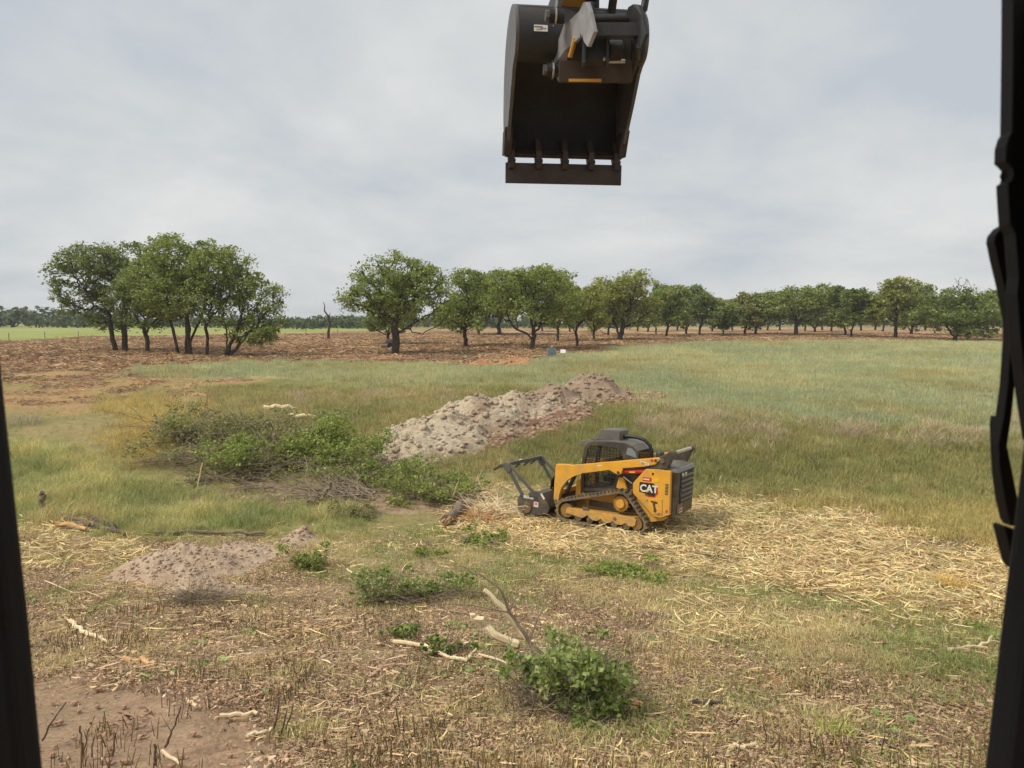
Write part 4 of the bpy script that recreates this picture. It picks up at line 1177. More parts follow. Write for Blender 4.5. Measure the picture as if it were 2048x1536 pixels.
branch('fallen_branch', 'long thin curved pale stick in the litter under the dirt heap', [(90, 1166), (145, 1190), (175, 1188), (206, 1200)], .008, .004, PALE)
branch('fallen_branch', 'short pale broken stick with a side chip on the litter', [(440, 1442), (480, 1438), (515, 1437)], .016, .014, PALE)
branch('fallen_branch', 'pale grey stick stub lying towards the bare soil', [(495, 1483), (525, 1475), (548, 1467)], .016, .01, PALE)
branch('fallen_branch', 'bent thin stick among green leaves on the litter', [(380, 1340), (400, 1352), (455, 1360), (505, 1372)], .01, .004, TWIG)
branch('fallen_branch', 'tiny pale cut stick on the bare soil edge', [(378, 1413), (394, 1421)], .014, .012, PALE)
branch('fallen_branch', 'pale thin stick on the bare soil pointing at the stubble', [(325, 1512), (360, 1538)], .012, .008, PALE)
branch('fallen_pole', 'long dark straight pole lying behind the pinkish dirt heap', [(310, 1072), (380, 1068), (460, 1072), (530, 1070)], .032, .022, BARK, cat='pole')
branch('fallen_pole', 'grey knotty branch lying across the straw patch', [(118, 1036), (160, 1046), (190, 1058), (232, 1064)], .05, .03, BARK, cat='pole')
branch('fallen_branch', 'dark curved branch in the trough beside the straw patch', [(180, 1042), (215, 1052), (250, 1076)], .05, .03, DARKTWIG)
branch('fallen_branch', 'orange split wood piece under the grey knotty branch', [(110, 1056), (150, 1058), (172, 1064)], .05, .03, SPLIT)
branch('fallen_branch', 'thin upright broken stick standing beside the tall grass', [(290, 1052), (292, 1030)], .014, .006, TWIG, [0, .3])
branch('broken_log', 'short thick log with a torn orange end before the mulching head', [(893, 1052), (912, 1036), (930, 1020), (942, 1014)], .095, .075, BARK, [0, .02, .04, .04], 10, SPLIT, None, 'log')
branch('fallen_branch', 'dark curved branch on the straw below the mulching head', [(926, 1090), (945, 1080), (966, 1078), (1010, 1082)], .055, .03, BARK, forks=[(3, 1040, 1078, 0)])
branch('fallen_branch', 'long thin dark stick lying on the straw before the loader', [(1285, 1100), (1340, 1106), (1390, 1112), (1432, 1118)], .025, .012, DARKTWIG)
branch('fallen_branch', 'pale bent stick in front of the loader track', [(1215, 1062), (1245, 1060), (1262, 1080), (1290, 1086)], .02, .012, PALE, [0, .12, .05, 0])
branch('fallen_branch', 'pale forked stick standing up against the mulching head', [(1070, 1085), (1050, 1050), (1030, 1018), (1020, 1002)], .018, .008, PALE, [0, .12, .3, .4], forks=[(1, 1080, 1040, 1)])
branch('fallen_branch', 'pale stick poking up beside the loader track', [(1120, 1080), (1145, 1064), (1170, 1058)], .016, .009, PALE, [0, .1, .1])
branch('fallen_branch', 'ragged pale root piece on dry grass past the straw tuft', [(1898, 1308), (1930, 1300), (1975, 1302)], .02, .01, PALE, forks=[(1, 1940, 1285, 1)])
branch('fallen_branch', 'bleached stick cluster at the edge of the dry soil', [(1955, 1300), (1975, 1285), (1985, 1270)], .016, .006, PALE, [0, .08, .15])
branch('fallen_branch', 'charred dark stick lying in the brown litter', [(1385, 1413), (1415, 1416), (1445, 1414)], .018, .011, M('charred', lin(86, 76, 66), .9))
branch('fallen_branch', 'thin dark twig beyond the pale grass tuft', [(1745, 1466), (1790, 1480), (1842, 1492)], .014, .008, DARKTWIG)
branch('fallen_branch', 'curved pale stick with fork in the near litter', [(1458, 1504), (1485, 1506), (1512, 1496)], .016, .01, PALE)
branch('fallen_branch', 'brown stub with a dark broken end behind the near brush', [(1218, 1408), (1250, 1418), (1285, 1420)], .034, .02, SPLIT, end=DARKTWIG)
branch('fallen_branch', 'pale broken limb on top of the brush heap by the field', [(528, 822), (560, 814), (592, 818)], .09, .05, PALE, [0, .3, .3])
branch('fallen_branch', 'second pale split limb on the brush heap by the field', [(578, 840), (605, 834), (632, 834)], .08, .04, PALE, [0, .2, .2])
branch('fallen_branch', 'bleached curly limb on the yellow grass side of the heap', [(430, 905), (400, 897), (372, 882), (388, 870)], .035, .02, TWIG, [0, .1, .2, .35])
branch('fallen_branch', 'green grey pole lying in front of the curly limb', [(365, 912), (400, 903), (436, 898)], .04, .025, TWIG)
branch('fallen_branch', 'torn fan of pale wood on the brush heap', [(440, 902), (456, 892), (468, 890)], .06, .04, PALE, [0, .25, .3], end=PALE)
branch('standing_stalk', 'thin standing stalk with a ragged pale top before the heap', [(392, 992), (398, 960), (405, 926)], .012, .010, PALE, [0, .3, .6], cat='stalk')
branch('cut_stump', 'thin cut stump post standing in the tall grass', [(82, 1022), (84, 1000), (86, 984)], .05, .045, BARK, [0, .3, .45], 8, None, None, 'stump')
branch('fallen_branch', 'bleached twisted limb at the foot of the bare sticks', [(640, 1012), (652, 985), (664, 968), (656, 950)], .05, .02, TWIG, [0, .25, .4, .55])
branch('fallen_branch', 'grey root end sticking from the earth bank', [(620, 1020), (640, 1005), (660, 1000)], .1, .05, BARK)
branch('cut_stalk', 'upright dark stalk standing in the bare soil', [(226, 1520), (228, 1492), (231, 1466)], .007, .005, DARKTWIG, [0, .1, .2], cat='stalk')
branch('cut_stalk', 'pair of split upright stalks standing in the bare soil', [(166, 1516), (163, 1485), (160, 1452)], .009, .005, DARKTWIG, [0, .1, .2], cat='stalk', forks=[(0, 168, 1462, 1)])
branch('cut_stalk', 'tall thin stalk leaning over the track prints', [(330, 1504), (345, 1462), (362, 1412)], .008, .004, DARKTWIG, [0, .15, .3], cat='stalk', forks=[(1, 320, 1425, 1)])
branch('cut_stalk', 'curved thin stalk bending over the bare soil', [(85, 1490), (100, 1450), (132, 1405)], .007, .004, DARKTWIG, [0, .15, .3], cat='stalk')
branch('cut_stalk', 'short dark stalk stub at the edge of the bare soil', [(310, 1540), (309, 1512), (309, 1488)], .009, .007, DARKTWIG, [0, .1, .15], cat='stalk')
for i, (px, row) in enumerate([(545, 1470), (560, 1480), (572, 1465)]):
    branch('cut_stalk', 'leaning brown stalk of the small bunch past the pale stub', [(px, row), (px + 8, row - 32), (px + 14, row - 70 + 8 * i)], .008, .004, DARKTWIG, [0, .12, .22], group='bunch of brown stalks', cat='stalk')

# ------------------------------------------------------------------ small things on the cleared land
def small_things():
    g = gp(1103, 716); s = FPX / g.y; w, h = 17 / s, 20 / s
    t = empty('metal_box', g, 'blue grey metal box with a pale cap at the edge of the field', 'metal box'); t.rotation_euler = (0, 0, .12)
    gm = M('galvanised', lin(132, 142, 146), .5, .3, lin(112, 120, 122), 5, .6)
    MB().box((0, 0, h * .5), (w, w * .8, h)).build('body', gm, t, .02)
    MB().box((0, -w * .4 - .012, h * .52), (w * .9, .03, .03)).build('band', gm, t)
    MB().tube([(0, 0, h - .02), (0, 0, h + .1), (0, 0, h + .16)], [w * .3, w * .3, w * .2], 12).build('cap', M('cap_dark', lin(86, 80, 66), .7), t)
    MB().box((0, -w * .31, h + .1), (w * .22, .03, .09)).build('cap_plate', M('white_plate', lin(220, 216, 206), .5), t, .005)
    g = gp(1126, 713); t = empty('tilted_panel', g, 'small tilted white panel on thin legs beside the metal box', 'panel'); t.rotation_euler = (0, 0, -.3)
    MB().box((0, 0, .42), (.42, .42, .04), (.7, 0, .2)).build('panel', M('white_plate', lin(220, 216, 206), .5), t, .006)
    for sx in (-.15, .15):
        MB().cyl((sx, .1, -.05), (sx, .08, .45), .02, seg=8).build('leg', POST, t)
    g = gp(776, 696); s = FPX / g.y
    t = empty('cut_log', g, 'dark cut log section lying behind the trunk of the big broad oak', 'log')
    r0 = 9 / s
    MB().tube([(-.2, 0, r0), (-.1, 0, r0), (.9, .25, r0 * 1.05), (1.1, .3, r0)], [r0 * .9, r0, r0 * 1.05, r0 * .9], 12).build('bark', M('dark_bark', lin(70, 62, 60), .9, 0, lin(48, 42, 40)), t, smooth=True)
    g = gp(768, 697); t = empty('cut_log', g, 'small pale-ended log beside the dark log behind the big oak', 'log')
    MB().tube([(-.3, -.05, r0 * .5), (.35, .1, r0 * .55)], [r0 * .5, r0 * .55], 10).build('bark', BARK, t, smooth=True)
    MB().tube([(-.31, -.052, r0 * .5), (-.29, -.05, r0 * .5)], [r0 * .44, r0 * .44], 10).build('cut_face', PALE, t)
small_things()

# ------------------------------------------------------------------ compact track loader with mulching head
DUST = lin(190, 160, 112)
YEL = M('machine_yellow', lin(234, 170, 46), .45, 0, lin(206, 142, 34), 4, .5, dust=(DUST * .8, .62), low=.9)
BLK = M('machine_black', lin(52, 50, 46), .5, 0, lin(70, 64, 56), 6, .6, dust=(DUST * .5, .4), low=.7)
GREY = M('machine_grey', lin(92, 90, 86), .5, 0, lin(112, 106, 96), 6, .6, dust=(DUST * .6, .35))
STEEL = M('mulcher_steel', lin(84, 88, 88), .5, .3, lin(104, 100, 92), 6, .7, dust=(DUST * .6, .35))
RUB = M('track_rubber', lin(80, 74, 66), .85, 0, lin(122, 106, 84), 7, .9, .4, 30, .3, dust=(DUST * .7, .6), low=.4)
RED = M('decal_red', lin(196, 52, 44), .5)
WHT = M('decal_white', lin(226, 220, 206), .5)
INK = M('decal_black', lin(34, 32, 30), .5)
ORNG = M('decal_yellow', lin(240, 190, 40), .5)
CHROME = M('rod_chrome', lin(200, 200, 196), .2, .9)
LAMP = M('lamp_lens', lin(226, 218, 190), .2)
def glass(name, c, alpha):
    m, nt, b = principled(name)
    b.inputs['Base Color'].default_value = (*[float(q) for q in c], 1); b.inputs['Roughness'].default_value = .08
    b.inputs['Alpha'].default_value = alpha
    return m
DGLASS = glass('dark_cab_glass', lin(52, 50, 44), .42)
BGLASS = glass('bright_reflect_glass', lin(150, 162, 164), .6)  # bluish pane with a bright reflection put into its base colour
def text_mesh(body, size, ext=.003, bold=0.0, xs=1.0):
    cu = bpy.data.curves.new('lettering', 'FONT'); cu.body = body; cu.size = size; cu.extrude = ext; cu.offset = bold
    o = bpy.data.objects.new('lettering', cu); COL.objects.link(o)
    dg = bpy.context.evaluated_depsgraph_get()
    me = bpy.data.meshes.new_from_object(o.evaluated_get(dg))
    bpy.data.objects.remove(o); bpy.data.curves.remove(cu)
    for v in me.vertices: v.co.x *= xs
    return me
SIDE = Matrix(((-1, 0, 0, 0), (0, 0, 1, 0), (0, 1, 0, 0), (0, 0, 0, 1)))      # lettering that faces the machine's left
def side_text(body, size, X, Y, Z, mat, parent, name='lettering', bold=0.0, xs=1.0, slope=0.0):
    o = new(name, text_mesh(body, size, .003, bold, xs), mat, parent)
    o.matrix_local = Matrix.Translation((X, Y, Z)) @ Matrix.Rotation(slope, 4, 'Y') @ SIDE
    return o
def loader():
    yaw, pit, roll = R(31), R(1.5), R(3.0)
    t = empty('compact_track_loader', (2.63, 18.52, .02), 'dusty yellow tracked loader with a black mulching head on the straw', 'loader')
    t.rotation_euler = (Matrix.Rotation(R(180) - yaw, 3, 'Z') @ Matrix.Rotation(-pit, 3, 'Y') @ Matrix.Rotation(roll, 3, 'X')).to_euler()
    # --- lower hull and rear body
    MB().prism([(.92, .34), (.90, .60), (-.45, .90), (-.72, .98), (-1.58, .98), (-1.60, .46), (-1.14, .27), (.5, .24)], -.54, .54).build('chassis', YEL, t, .012)
    MB().prism([(-.15, .95), (-.25, 1.2), (-.45, 1.3), (-1.55, 1.38), (-1.55, .96), (-.72, .96)], -.56, .56).build('inner_frame', BLK, t, .01)
    MB().prism([(-.70, .95), (-.72, 1.45), (-1.60, 1.50), (-1.60, .95)], -.5, .5).build('engine_bay', BLK, t, .01)
    MB().prism([(-.66, 1.40), (-.72, 1.58), (-1.45, 1.64), (-1.66, 1.60), (-1.70, 1.44)], -.60, .60).build('engine_hood', GREY, t, .03)
    for sgn in (1, -1):
        a, b = (.60, .82) if sgn > 0 else (-.82, -.60)
        p = MB().prism([(-.71, 1.14), (-1.01, 1.52), (-1.30, 1.55), (-1.62, 1.55), (-1.65, .52), (-1.45, .43), (-1.28, .43), (-.73, .90)], a, b).build('side_panel', YEL, t, .015)
        MB().prism([(-.78, .92), (-1.28, .45), (-1.6, .46), (-1.5, .36), (-1.16, .26), (-.86, .52)], *( (.5, .74) if sgn > 0 else (-.74, -.5))).build('lower_side', YEL, t, .012)
        # lift arm
        arm = [(1.37, 1.28), (1.36, 1.34), (.99, 1.38), (.96, 1.36), (-.05, 1.57), (-1.33, 1.83), (-1.36, 1.80), (-1.25, 1.66), (-.97, 1.57), (-.44, 1.47), (-.40, 1.33), (-.34, 1.29), (-.26, 1.31), (-.09, 1.38),
               (.64, 1.20), (.86, 1.11), (1.03, .98), (1.16, .80), (1.22, .60), (1.25, .36), (1.34, .34), (1.38, .50), (1.38, .90)]
        q = (.66, .82) if sgn > 0 else (-.82, -.66)
        ar = MB().prism(arm, *q).build('lift_arm', YEL, t, .012)
        for (x, z) in ((1.31, .42), (-.33, 1.35), (-1.25, 1.75)):
            MB().cyl((x, q[0] - .02, z), (x, q[1] + .02, z), .035, seg=14).build('pin', BLK, ar)
        # weld line along the inner curve of the front leg
        MB().tube([(.64, q[1] + .004, 1.20), (.86, q[1] + .004, 1.11), (1.03, q[1] + .004, .98), (1.16, q[1] + .004, .80)], .012, 6).build('weld_bead', YEL, ar)
        # rear black link
        q2 = (.60, .79) if sgn > 0 else (-.79, -.60)
        lk = MB().prism([(-1.08, 1.53), (-1.30, 1.84), (-1.40, 1.88), (-1.56, 2.0), (-1.66, 2.01), (-1.70, 1.95), (-1.62, 1.84), (-1.52, 1.58)], *q2).build('rear_link', BLK, t, .015)
        MB().cyl((-1.40, q2[0], 1.76), (-1.40, q2[1] + .03 if sgn > 0 else q2[1], 1.76), .055, seg=18).build('pivot_pin', GREY, lk)
        MB().cyl((-1.40, q2[0], 1.76), (-1.40, q2[1] + .035 if sgn > 0 else q2[1], 1.76), .03, seg=14).build('pivot_bolt', STEEL, lk)
        # lift cylinder with red decal
        c = MB().cyl((-.36, sgn * .70, 1.37), (-.99, sgn * .70, 1.45), .062, seg=18).build('lift_cylinder', RED, t, smooth=True)
        MB().box((-.66, sgn * .766, 1.395), (.14, .006, .035), (0, R(7), 0)).build('cylinder_label', ORNG, c)
        MB().cyl((-.40, sgn * .64, 1.24), (-.62, sgn * .64, 1.10), .022, seg=12).build('cylinder_rod', CHROME, c)
        MB().prism([(-.22, .95), (-.27, 1.2), (-.40, 1.2), (-.52, .9), (-.44, .86)], *((.50, .64) if sgn > 0 else (-.64, -.50))).build('upright_post', YEL, t, .01)
        MB().prism([(.92, .36), (.90, .95), (.80, 1.0), (.78, .62), (.6, .5), (.6, .36)], *((.40, .54) if sgn > 0 else (-.54, -.40))).build('front_post', YEL, t, .01)
    MB().cyl((-1.62, -.70, 1.955), (-1.62, .70, 1.955), .042, seg=16).build('rear_cross_tube', M('tube_sunlit', lin(190, 178, 156), .6), t, smooth=True)  # dark bar given the pale tone of its sunlit top
    MB().box((1.29, 0, .62), (.10, 1.32, .12)).build('front_cross_tube', YEL, t, .015)
    MB().box((1.36, 0, .34), (.10, 1.1, .42)).build('coupler_plate', BLK, t, .012)
    for sgn in (1, -1):
        MB().cyl((1.28, sgn * .40, .45), (.98, sgn * .42, 1.12), .05, seg=14).build('tilt_cylinder', BLK, t, smooth=True)
    # --- access plate, decals
    p = MB().prism([(-1.02, .83), (-1.46, .87), (-1.48, .50), (-1.27, .50)], .822, .836).build('access_plate', YEL, t, .005)
    MB().prism([(-1.19, .80), (-1.35, .79), (-1.37, .755), (-1.31, .74), (-1.30, .70), (-1.35, .58), (-1.33, .535), (-1.28, .54), (-1.27, .62), (-1.25, .70), (-1.24, .75), (-1.19, .765)], .8365, .8395).build('worn_mark', M('worn_dark', lin(84, 62, 30), .8), p)
    for (x, z) in ((-1.10, .79), (-1.42, .53), (-1.38, .51)):
        MB().cyl((x, .836, z), (x, .845, z), .014, seg=10).build('bolt', BLK, p)
    sp = t
    hexa = [(-1.06, .915), (-1.10, .875), (-1.28, .885), (-1.355, .99), (-1.33, 1.13), (-1.25, 1.19), (-1.12, 1.17), (-1.12, .96)]
    MB().prism(hexa, .8215, .8245).build('logo_red', RED, sp)
    MB().prism([(-.885, 1.20), (-.885, .97), (-1.13, .935), (-1.25, .915), (-1.315, 1.0), (-1.295, 1.10), (-1.235, 1.21)], .825, .8285).build('logo_backing', INK, sp)
    side_text('CAT', .235, -.905, .8315, .985, WHT, sp, 'logo_lettering', .009, .96, 0.03)
    MB().prism([(-1.02, .975), (-1.085, 1.055), (-1.15, .985), (-1.085, 1.02)], .8355, .8385).build('logo_triangle', ORNG, sp)
    w = MB().prism([(-.955, 1.325), (-.955, 1.235), (-1.20, 1.245), (-1.20, 1.335)], .822, .825).build('warning_label', RED, sp)
    MB().prism([(-1.18, 1.335), (-1.18, 1.245), (-1.35, 1.255), (-1.35, 1.345)], .8225, .826).build('label_panel', ORNG, w)
    MB().prism([(-.975, 1.295), (-.975, 1.265), (-1.12, 1.27), (-1.12, 1.30)], .8255, .828).build('label_text', WHT, w)
    side_text('C1298603', .06, -1.035, .8235, .895, INK, sp, 'serial_lettering', .002, .95)
    MB().box((-1.20, .8225, 1.43), (.045, .004, .05)).build('panel_mark', INK, sp)
    for k in range(8):
        MB().box((-1.555, .8215, .995 + k * .034), (.075, .006, .017)).build('vent_slot', INK, sp)
    MB().box((-1.585, .823, .60), (.05, .006, .06)).build('side_reflector', RED, sp)
    side_text('299D3', .085, -.86, .8255, 1.650, WHT, t, 'model_lettering', .004, 1.0, -.19)
    MB().cyl((-1.155, .82, 1.742), (-1.155, .827, 1.742), .036, seg=6).build('model_badge', RED, t)
    MB().box((.17, .823, 1.455), (.11, .006, .03), (0, R(11), 0)).build('arm_label', WHT, t)
    # --- rear door
    d = MB().prism([(-1.60, .70), (-1.68, .70), (-1.73, .64), (-1.74, .0), (-1.73, -.64), (-1.68, -.70), (-1.60, -.70)], .46, 1.50, 'xy').build('rear_door', BLK, t, .02)
    for k in range(6):
        MB().box((-1.752, -.05, .80 + k * .115), (.05, .86, .05), (0, R(-28), 0)).build('louver', GREY, d, .008)
    MB().box((-1.741, -.05, 1.09), (.008, .92, .74)).build('grille_recess', INK, d)
    for y in (.30, .08):
        MB().box((-1.752, y, 1.40), (.03, .12, .12)).build('work_light', LAMP, d, .015)
    MB().box((-1.745, .38, .62), (.012, .38, .22)).build('lower_plate', GREY, d, .006)
    l = MB().box((-1.753, .30, .57), (.004, .24, .10)).build('rear_label', WHT, d)
    MB().box((-1.756, .36, .575), (.004, .10, .06)).build('rear_label_mark', RED, d)
    MB().box((-1.756, .24, .575), (.004, .10, .06)).build('rear_label_mark', M('decal_orange', lin(226, 130, 50), .5), d)
    MB().prism([(-1.46, 1.50), (-1.50, 1.60), (-1.70, 1.58), (-1.76, 1.50)], -.70, .70).build('rear_cap', M('cap_grey', lin(124, 120, 114), .55), t, .02)
    # --- cab
    out = [(.80, .66), (.84, 1.34), (.76, 1.84), (.62, 1.97), (.05, 2.02), (-.30, 2.03), (-.52, 1.98), (-.66, 1.84), (-.70, 1.50), (-.30, 1.22), (-.16, .86)]
    inn = [(.72, .78), (.74, 1.32), (.67, 1.78), (.58, 1.88), (.10, 1.90), (-.12, 1.87), (-.24, 1.78), (-.30, 1.62), (-.26, 1.38), (-.13, 1.20), (-.06, .96)]
    for sgn in (1, -1):
        n = len(out); y0, y1 = sgn * .40, sgn * .47; mb = MB()
        vs = [(p[0], y1, p[1]) for p in out] + [(p[0], y1, p[1]) for p in inn] + [(p[0], y0, p[1]) for p in out] + [(p[0], y0, p[1]) for p in inn]
        fs = []
        for i in range(n):
            j = (i + 1) % n
            fs += [(i, j, n + j, n + i), (2 * n + i, 3 * n + i, 3 * n + j, 2 * n + j), (i, 2 * n + i, 2 * n + j, j), (n + i, n + j, 3 * n + j, 3 * n + i)]
        f = mb.add(vs, fs).build('cab_side', BLK, t, .008)
        mb = MB().add([(p[0], sgn * .43, p[1]) for p in inn], [tuple(range(n))])
        mb.build('side_window', DGLASS, f)
        g = MB()
        for k in range(9):
            x = .62 - k * .085; g.box((x, sgn * .458, 1.38), (.010, .008, .92 if k < 7 else .5))
        for k in range(13):
            z = .92 + k * .075; g.box((.24, sgn * .462, z), (.82, .006, .010))
        g.build('window_guard', BLK, f)
        MB().box((.30, sgn * .46, .80), (.78, .03, .06), (0, R(9), 0)).build('side_rail', GREY, f, .008)
        # rear quarter window
        q = MB().prism([(-.36, 1.76), (-.40, 1.93), (-.50, 1.92), (-.60, 1.84), (-.645, 1.70)], sgn * .471, sgn * .476).build('quarter_window', BGLASS, f)
    MB().prism([(.80, 1.82), (.76, 1.90), (.60, 2.0), (.05, 2.05), (-.30, 2.06), (-.52, 2.01), (-.66, 1.87), (-.62, 1.82), (-.4, 1.92), (.5, 1.92)], -.46, .46).build('cab_roof', GREY, t, .012)
    MB().prism([(.92, 1.86), (.90, 1.95), (.62, 2.02), (.60, 1.97), (.78, 1.88)], -.44, .44).build('roof_visor', GREY, t, .01)
    MB().prism([(.80, .66), (.84, 1.34), (.77, 1.84), (.74, 1.84), (.80, 1.34), (.76, .66)], -.40, .40).build('front_window', DGLASS, t)
    MB().prism([(-.66, 1.84), (-.70, 1.50), (-.67, 1.50), (-.63, 1.84)], -.40, .40).build('rear_window', DGLASS, t)
    MB().prism([(.74, .64), (.76, .80), (-.15, .92), (-.2, .86), (-.15, .8)], -.42, .42).build('cab_floor', BLK, t)
    st = MB().box((.12, 0, 1.05), (.40, .46, .14)).build('operator_seat', M('seat_dark', lin(44, 42, 40), .8), t, .03)
    MB().box((-.10, 0, 1.36), (.12, .44, .60), (0, R(-8), 0)).build('seat_back', M('seat_dark', lin(44, 42, 40), .8), st, .03)
    ac = MB().prism([(.52, 2.02), (.42, 2.27), (.36, 2.29), (-.04, 2.31), (-.09, 2.28), (-.10, 2.02)], -.30, .30).build('roof_unit', GREY, t, .015)
    MB().box((.21, 0, 2.015), (.74, .82, .04)).build('unit_tray', BLK, ac, .006)
    for x in (.50, -.08):
        MB().box((x, .43, 1.97), (.10, .05, .12)).build('unit_bracket', BLK, ac, .008)
        MB().cyl((x, .45, 1.96), (x, .465, 1.96), .016, seg=10).build('bolt', WHT, ac)
    MB().tube([(-.10, .02, 2.13), (-.22, .02, 2.15), (-.45, .02, 2.15), (-.66, .02, 2.10), (-.80, .02, 1.98), (-.85, .02, 1.84), (-.85, .02, 1.62)], [.06, .045, .045, .045, .045, .045, .045], 12).build('roof_hose', INK, t, smooth=True)
    MB().tube([(-1.06, 0, 1.60), (-1.06, 0, 1.74), (-1.06, 0, 1.82), (-1.06, 0, 1.87), (-1.06, 0, 1.895)], [.09, .10, .105, .08, .03], 16).build('air_precleaner', BLK, t, smooth=True)
    MB().tube([(-.75, .35, 1.62), (-1.0, .38, 1.68), (-1.25, .40, 1.72), (-1.45, .45, 1.80)], .018, 6).build('hydraulic_line', GREY, t, smooth=True)
    # --- tracks
    circ = [((.94, .25), .205), ((-.90, .215), .175), ((-.46, .62), .235)]
    pts = []
    for (c, r_) in circ:
        for k in range(48):
            a = 2 * math.pi * k / 48; pts.append((c[0] + (r_ + .02) * math.cos(a), c[1] + (r_ + .02) * math.sin(a)))
    pts = sorted(set(pts))
    def cross(o, a, b): return (a[0] - o[0]) * (b[1] - o[1]) - (a[1] - o[1]) * (b[0] - o[0])
    lo, hi = [], []
    for p in pts:
        while len(lo) > 1 and cross(lo[-2], lo[-1], p) <= 0: lo.pop()
        lo.append(p)
    for p in reversed(pts):
        while len(hi) > 1 and cross(hi[-2], hi[-1], p) <= 0: hi.pop()
        hi.append(p)
    hull = np.array(lo[:-1] + hi[:-1]); cl = np.vstack([hull, hull[:1]])
    seg = np.linalg.norm(np.diff(cl, axis=0), axis=1); s = np.concatenate([[0], np.cumsum(seg)])
    nb = 156; u = np.linspace(0, s[-1], nb, endpoint=False)
    bx, bz = np.interp(u, s, cl[:, 0]), np.interp(u, s, cl[:, 1])
    tx, tz = np.roll(bx, -1) - np.roll(bx, 1), np.roll(bz, -1) - np.roll(bz, 1); ln = np.hypot(tx, tz); nx_, nz_ = tz / ln, -tx / ln
    for sgn in (1, -1):
        y0, y1 = (.57, .97) if sgn > 0 else (-.97, -.57)
        mb = MB(); vs = []; fs = []
        for i in range(nb):
            o_ = .05
            for (y, k) in ((y0, 0), (y1, 0), (y1, o_), (y0, o_)):
                vs.append((bx[i] + nx_[i] * k, y, bz[i] + nz_[i] * k))
        for i in range(nb):
            j = (i + 1) % nb
            for k in range(4):
                fs.append((i * 4 + k, j * 4 + k, j * 4 + (k + 1) % 4, i * 4 + (k + 1) % 4))
        mb.add(vs, fs)
        for i in range(0, nb, 3):
            a = math.atan2(tz[i], tx[i])
            for (cy, off) in ((y0 + .10, 0), (y1 - .10, 1)):
                ii = (i + off) % nb
                mb.box((bx[ii] + nx_[ii] * .065, cy, bz[ii] + nz_[ii] * .065), (.055, .19, .05), (0, -a, 0))
        tr = mb.build('rubber_track', RUB, t)
        yo = y1 if sgn > 0 else y0
        # undercarriage frame with scalloped lower edge
        top = [(.95, .27), (.90, .335), (.50, .335), (.42, .34), (-.84, .345), (-.90, .31), (-.88, .17)]
        sc = [(-.82, .14), (-.72, .13), (-.63, .19), (-.54, .13), (-.40, .12), (-.31, .19), (-.22, .12), (-.08, .12), (.01, .19), (.10, .12), (.22, .12), (.36, .22), (.50, .13), (.62, .14), (.70, .16), (.95, .18)]
        q = (.64, .955) if sgn > 0 else (-.955, -.64)
        fr = MB().prism(top + sc, *q).build('track_frame', YEL, t, .008)
        MB().box((-.36, yo, .26), (.07, .02, .06)).build('frame_block', GREY, fr, .006)
        MB().box((.42, yo * .98, .38), (.16, .05, .06)).build('frame_bracket', GREY, fr, .01)
        for x in (.62, .30, -.02, -.34, -.66):
            MB().cyl((x, q[0] + .02, .115), (x, q[1] - .02, .115), .085, seg=16).build('track_roller', BLK, t, smooth=True)
        for (c, r_) in circ[:2]:
            MB().cyl((c[0], q[0], c[1]), (c[0], q[1] - .03, c[1]), r_ - .03, seg=28).build('idler_wheel', M('idler_dusty', lin(150, 112, 50), .8, 0, lin(84, 72, 56), 6, .9), t, smooth=True)
        c, r_ = circ[2]
        w = MB()
        w.cyl((c[0], .62 * sgn, c[1]), (c[0], .86 * sgn, c[1]), .17, seg=28)
        for k in range(13):
            a = 2 * math.pi * k / 13; w.box((c[0] + math.cos(a) * .19, .76 * sgn, c[1] + math.sin(a) * .19), (.07, .18, .04), (0, -a, 0))
        sw = w.build('drive_sprocket', BLK, t)
        MB().cyl((c[0], .86 * sgn, c[1]), (c[0], .93 * sgn, c[1]), .105, seg=24).build('sprocket_hub', YEL, sw, .012)
        MB().cyl((c[0], .86 * sgn, c[1]), (c[0], .875 * sgn, c[1]), .19, seg=24).build('sprocket_plate', M('rusty_yellow', lin(178, 124, 46), .7, 0, lin(120, 84, 44)), sw)
        MB().box((-.1, .50 * sgn, .45), (1.2, .18, .14)).build('track_beam', BLK, t, .01)
    # --- mulching head
    side = [(2.30, .44), (2.36, .30), (2.33, .06), (2.24, -.06), (2.08, -.08), (1.60, .02), (1.46, .10), (1.42, .26), (1.66, .56), (1.82, .60), (1.98, .58), (2.06, .48)]
    hd = MB().prism(side, .86, .95).prism(side, -.95, -.86).prism([(2.12, .40), (2.06, .50), (1.70, .56), (1.46, .22), (1.50, .14), (1.72, .46), (2.04, .42)], -.87, .87).build('mulcher_head', M('mulcher_black', lin(66, 64, 60), .5, 0, lin(92, 84, 74), 6, .7, dust=(DUST * .6, .4)), t, .01)
    rt = MB().cyl((1.98, -.85, .16), (1.98, .85, .16), .19, seg=20)
    for k in range(44):
        a = k * 2.4; y = -.82 + 1.64 * k / 43; rt.box((1.98 + math.cos(a) * .21, y, .16 + math.sin(a) * .21), (.07, .05, .06), (0, -a, 0))
    rt.build('rotor_drum', BLK, hd)
    MB().cyl((2.08, .95, .15), (2.08, .985, .15), .15, seg=24).build('bearing_cover', BLK, hd, .01)
    MB().box((1.60, -.10, .46), (.30, .40, .34)).build('motor_housing', STEEL, hd, .03)
    MB().prism([(1.38, .30), (1.42, .60), (1.52, .60), (1.60, .30)], -.5, .5).build('mount_frame', BLK, hd, .01)
    MB().prism([(1.60, .34), (1.62, .86), (1.74, .92), (1.86, .86), (1.90, .50)], -.62, -.18).build('belt_cover', BLK, hd, .03)
    MB().box((1.52, -.42, .82), (.04, .30, .26), (0, R(14), 0)).build('white_plate', WHT, hd, .01)
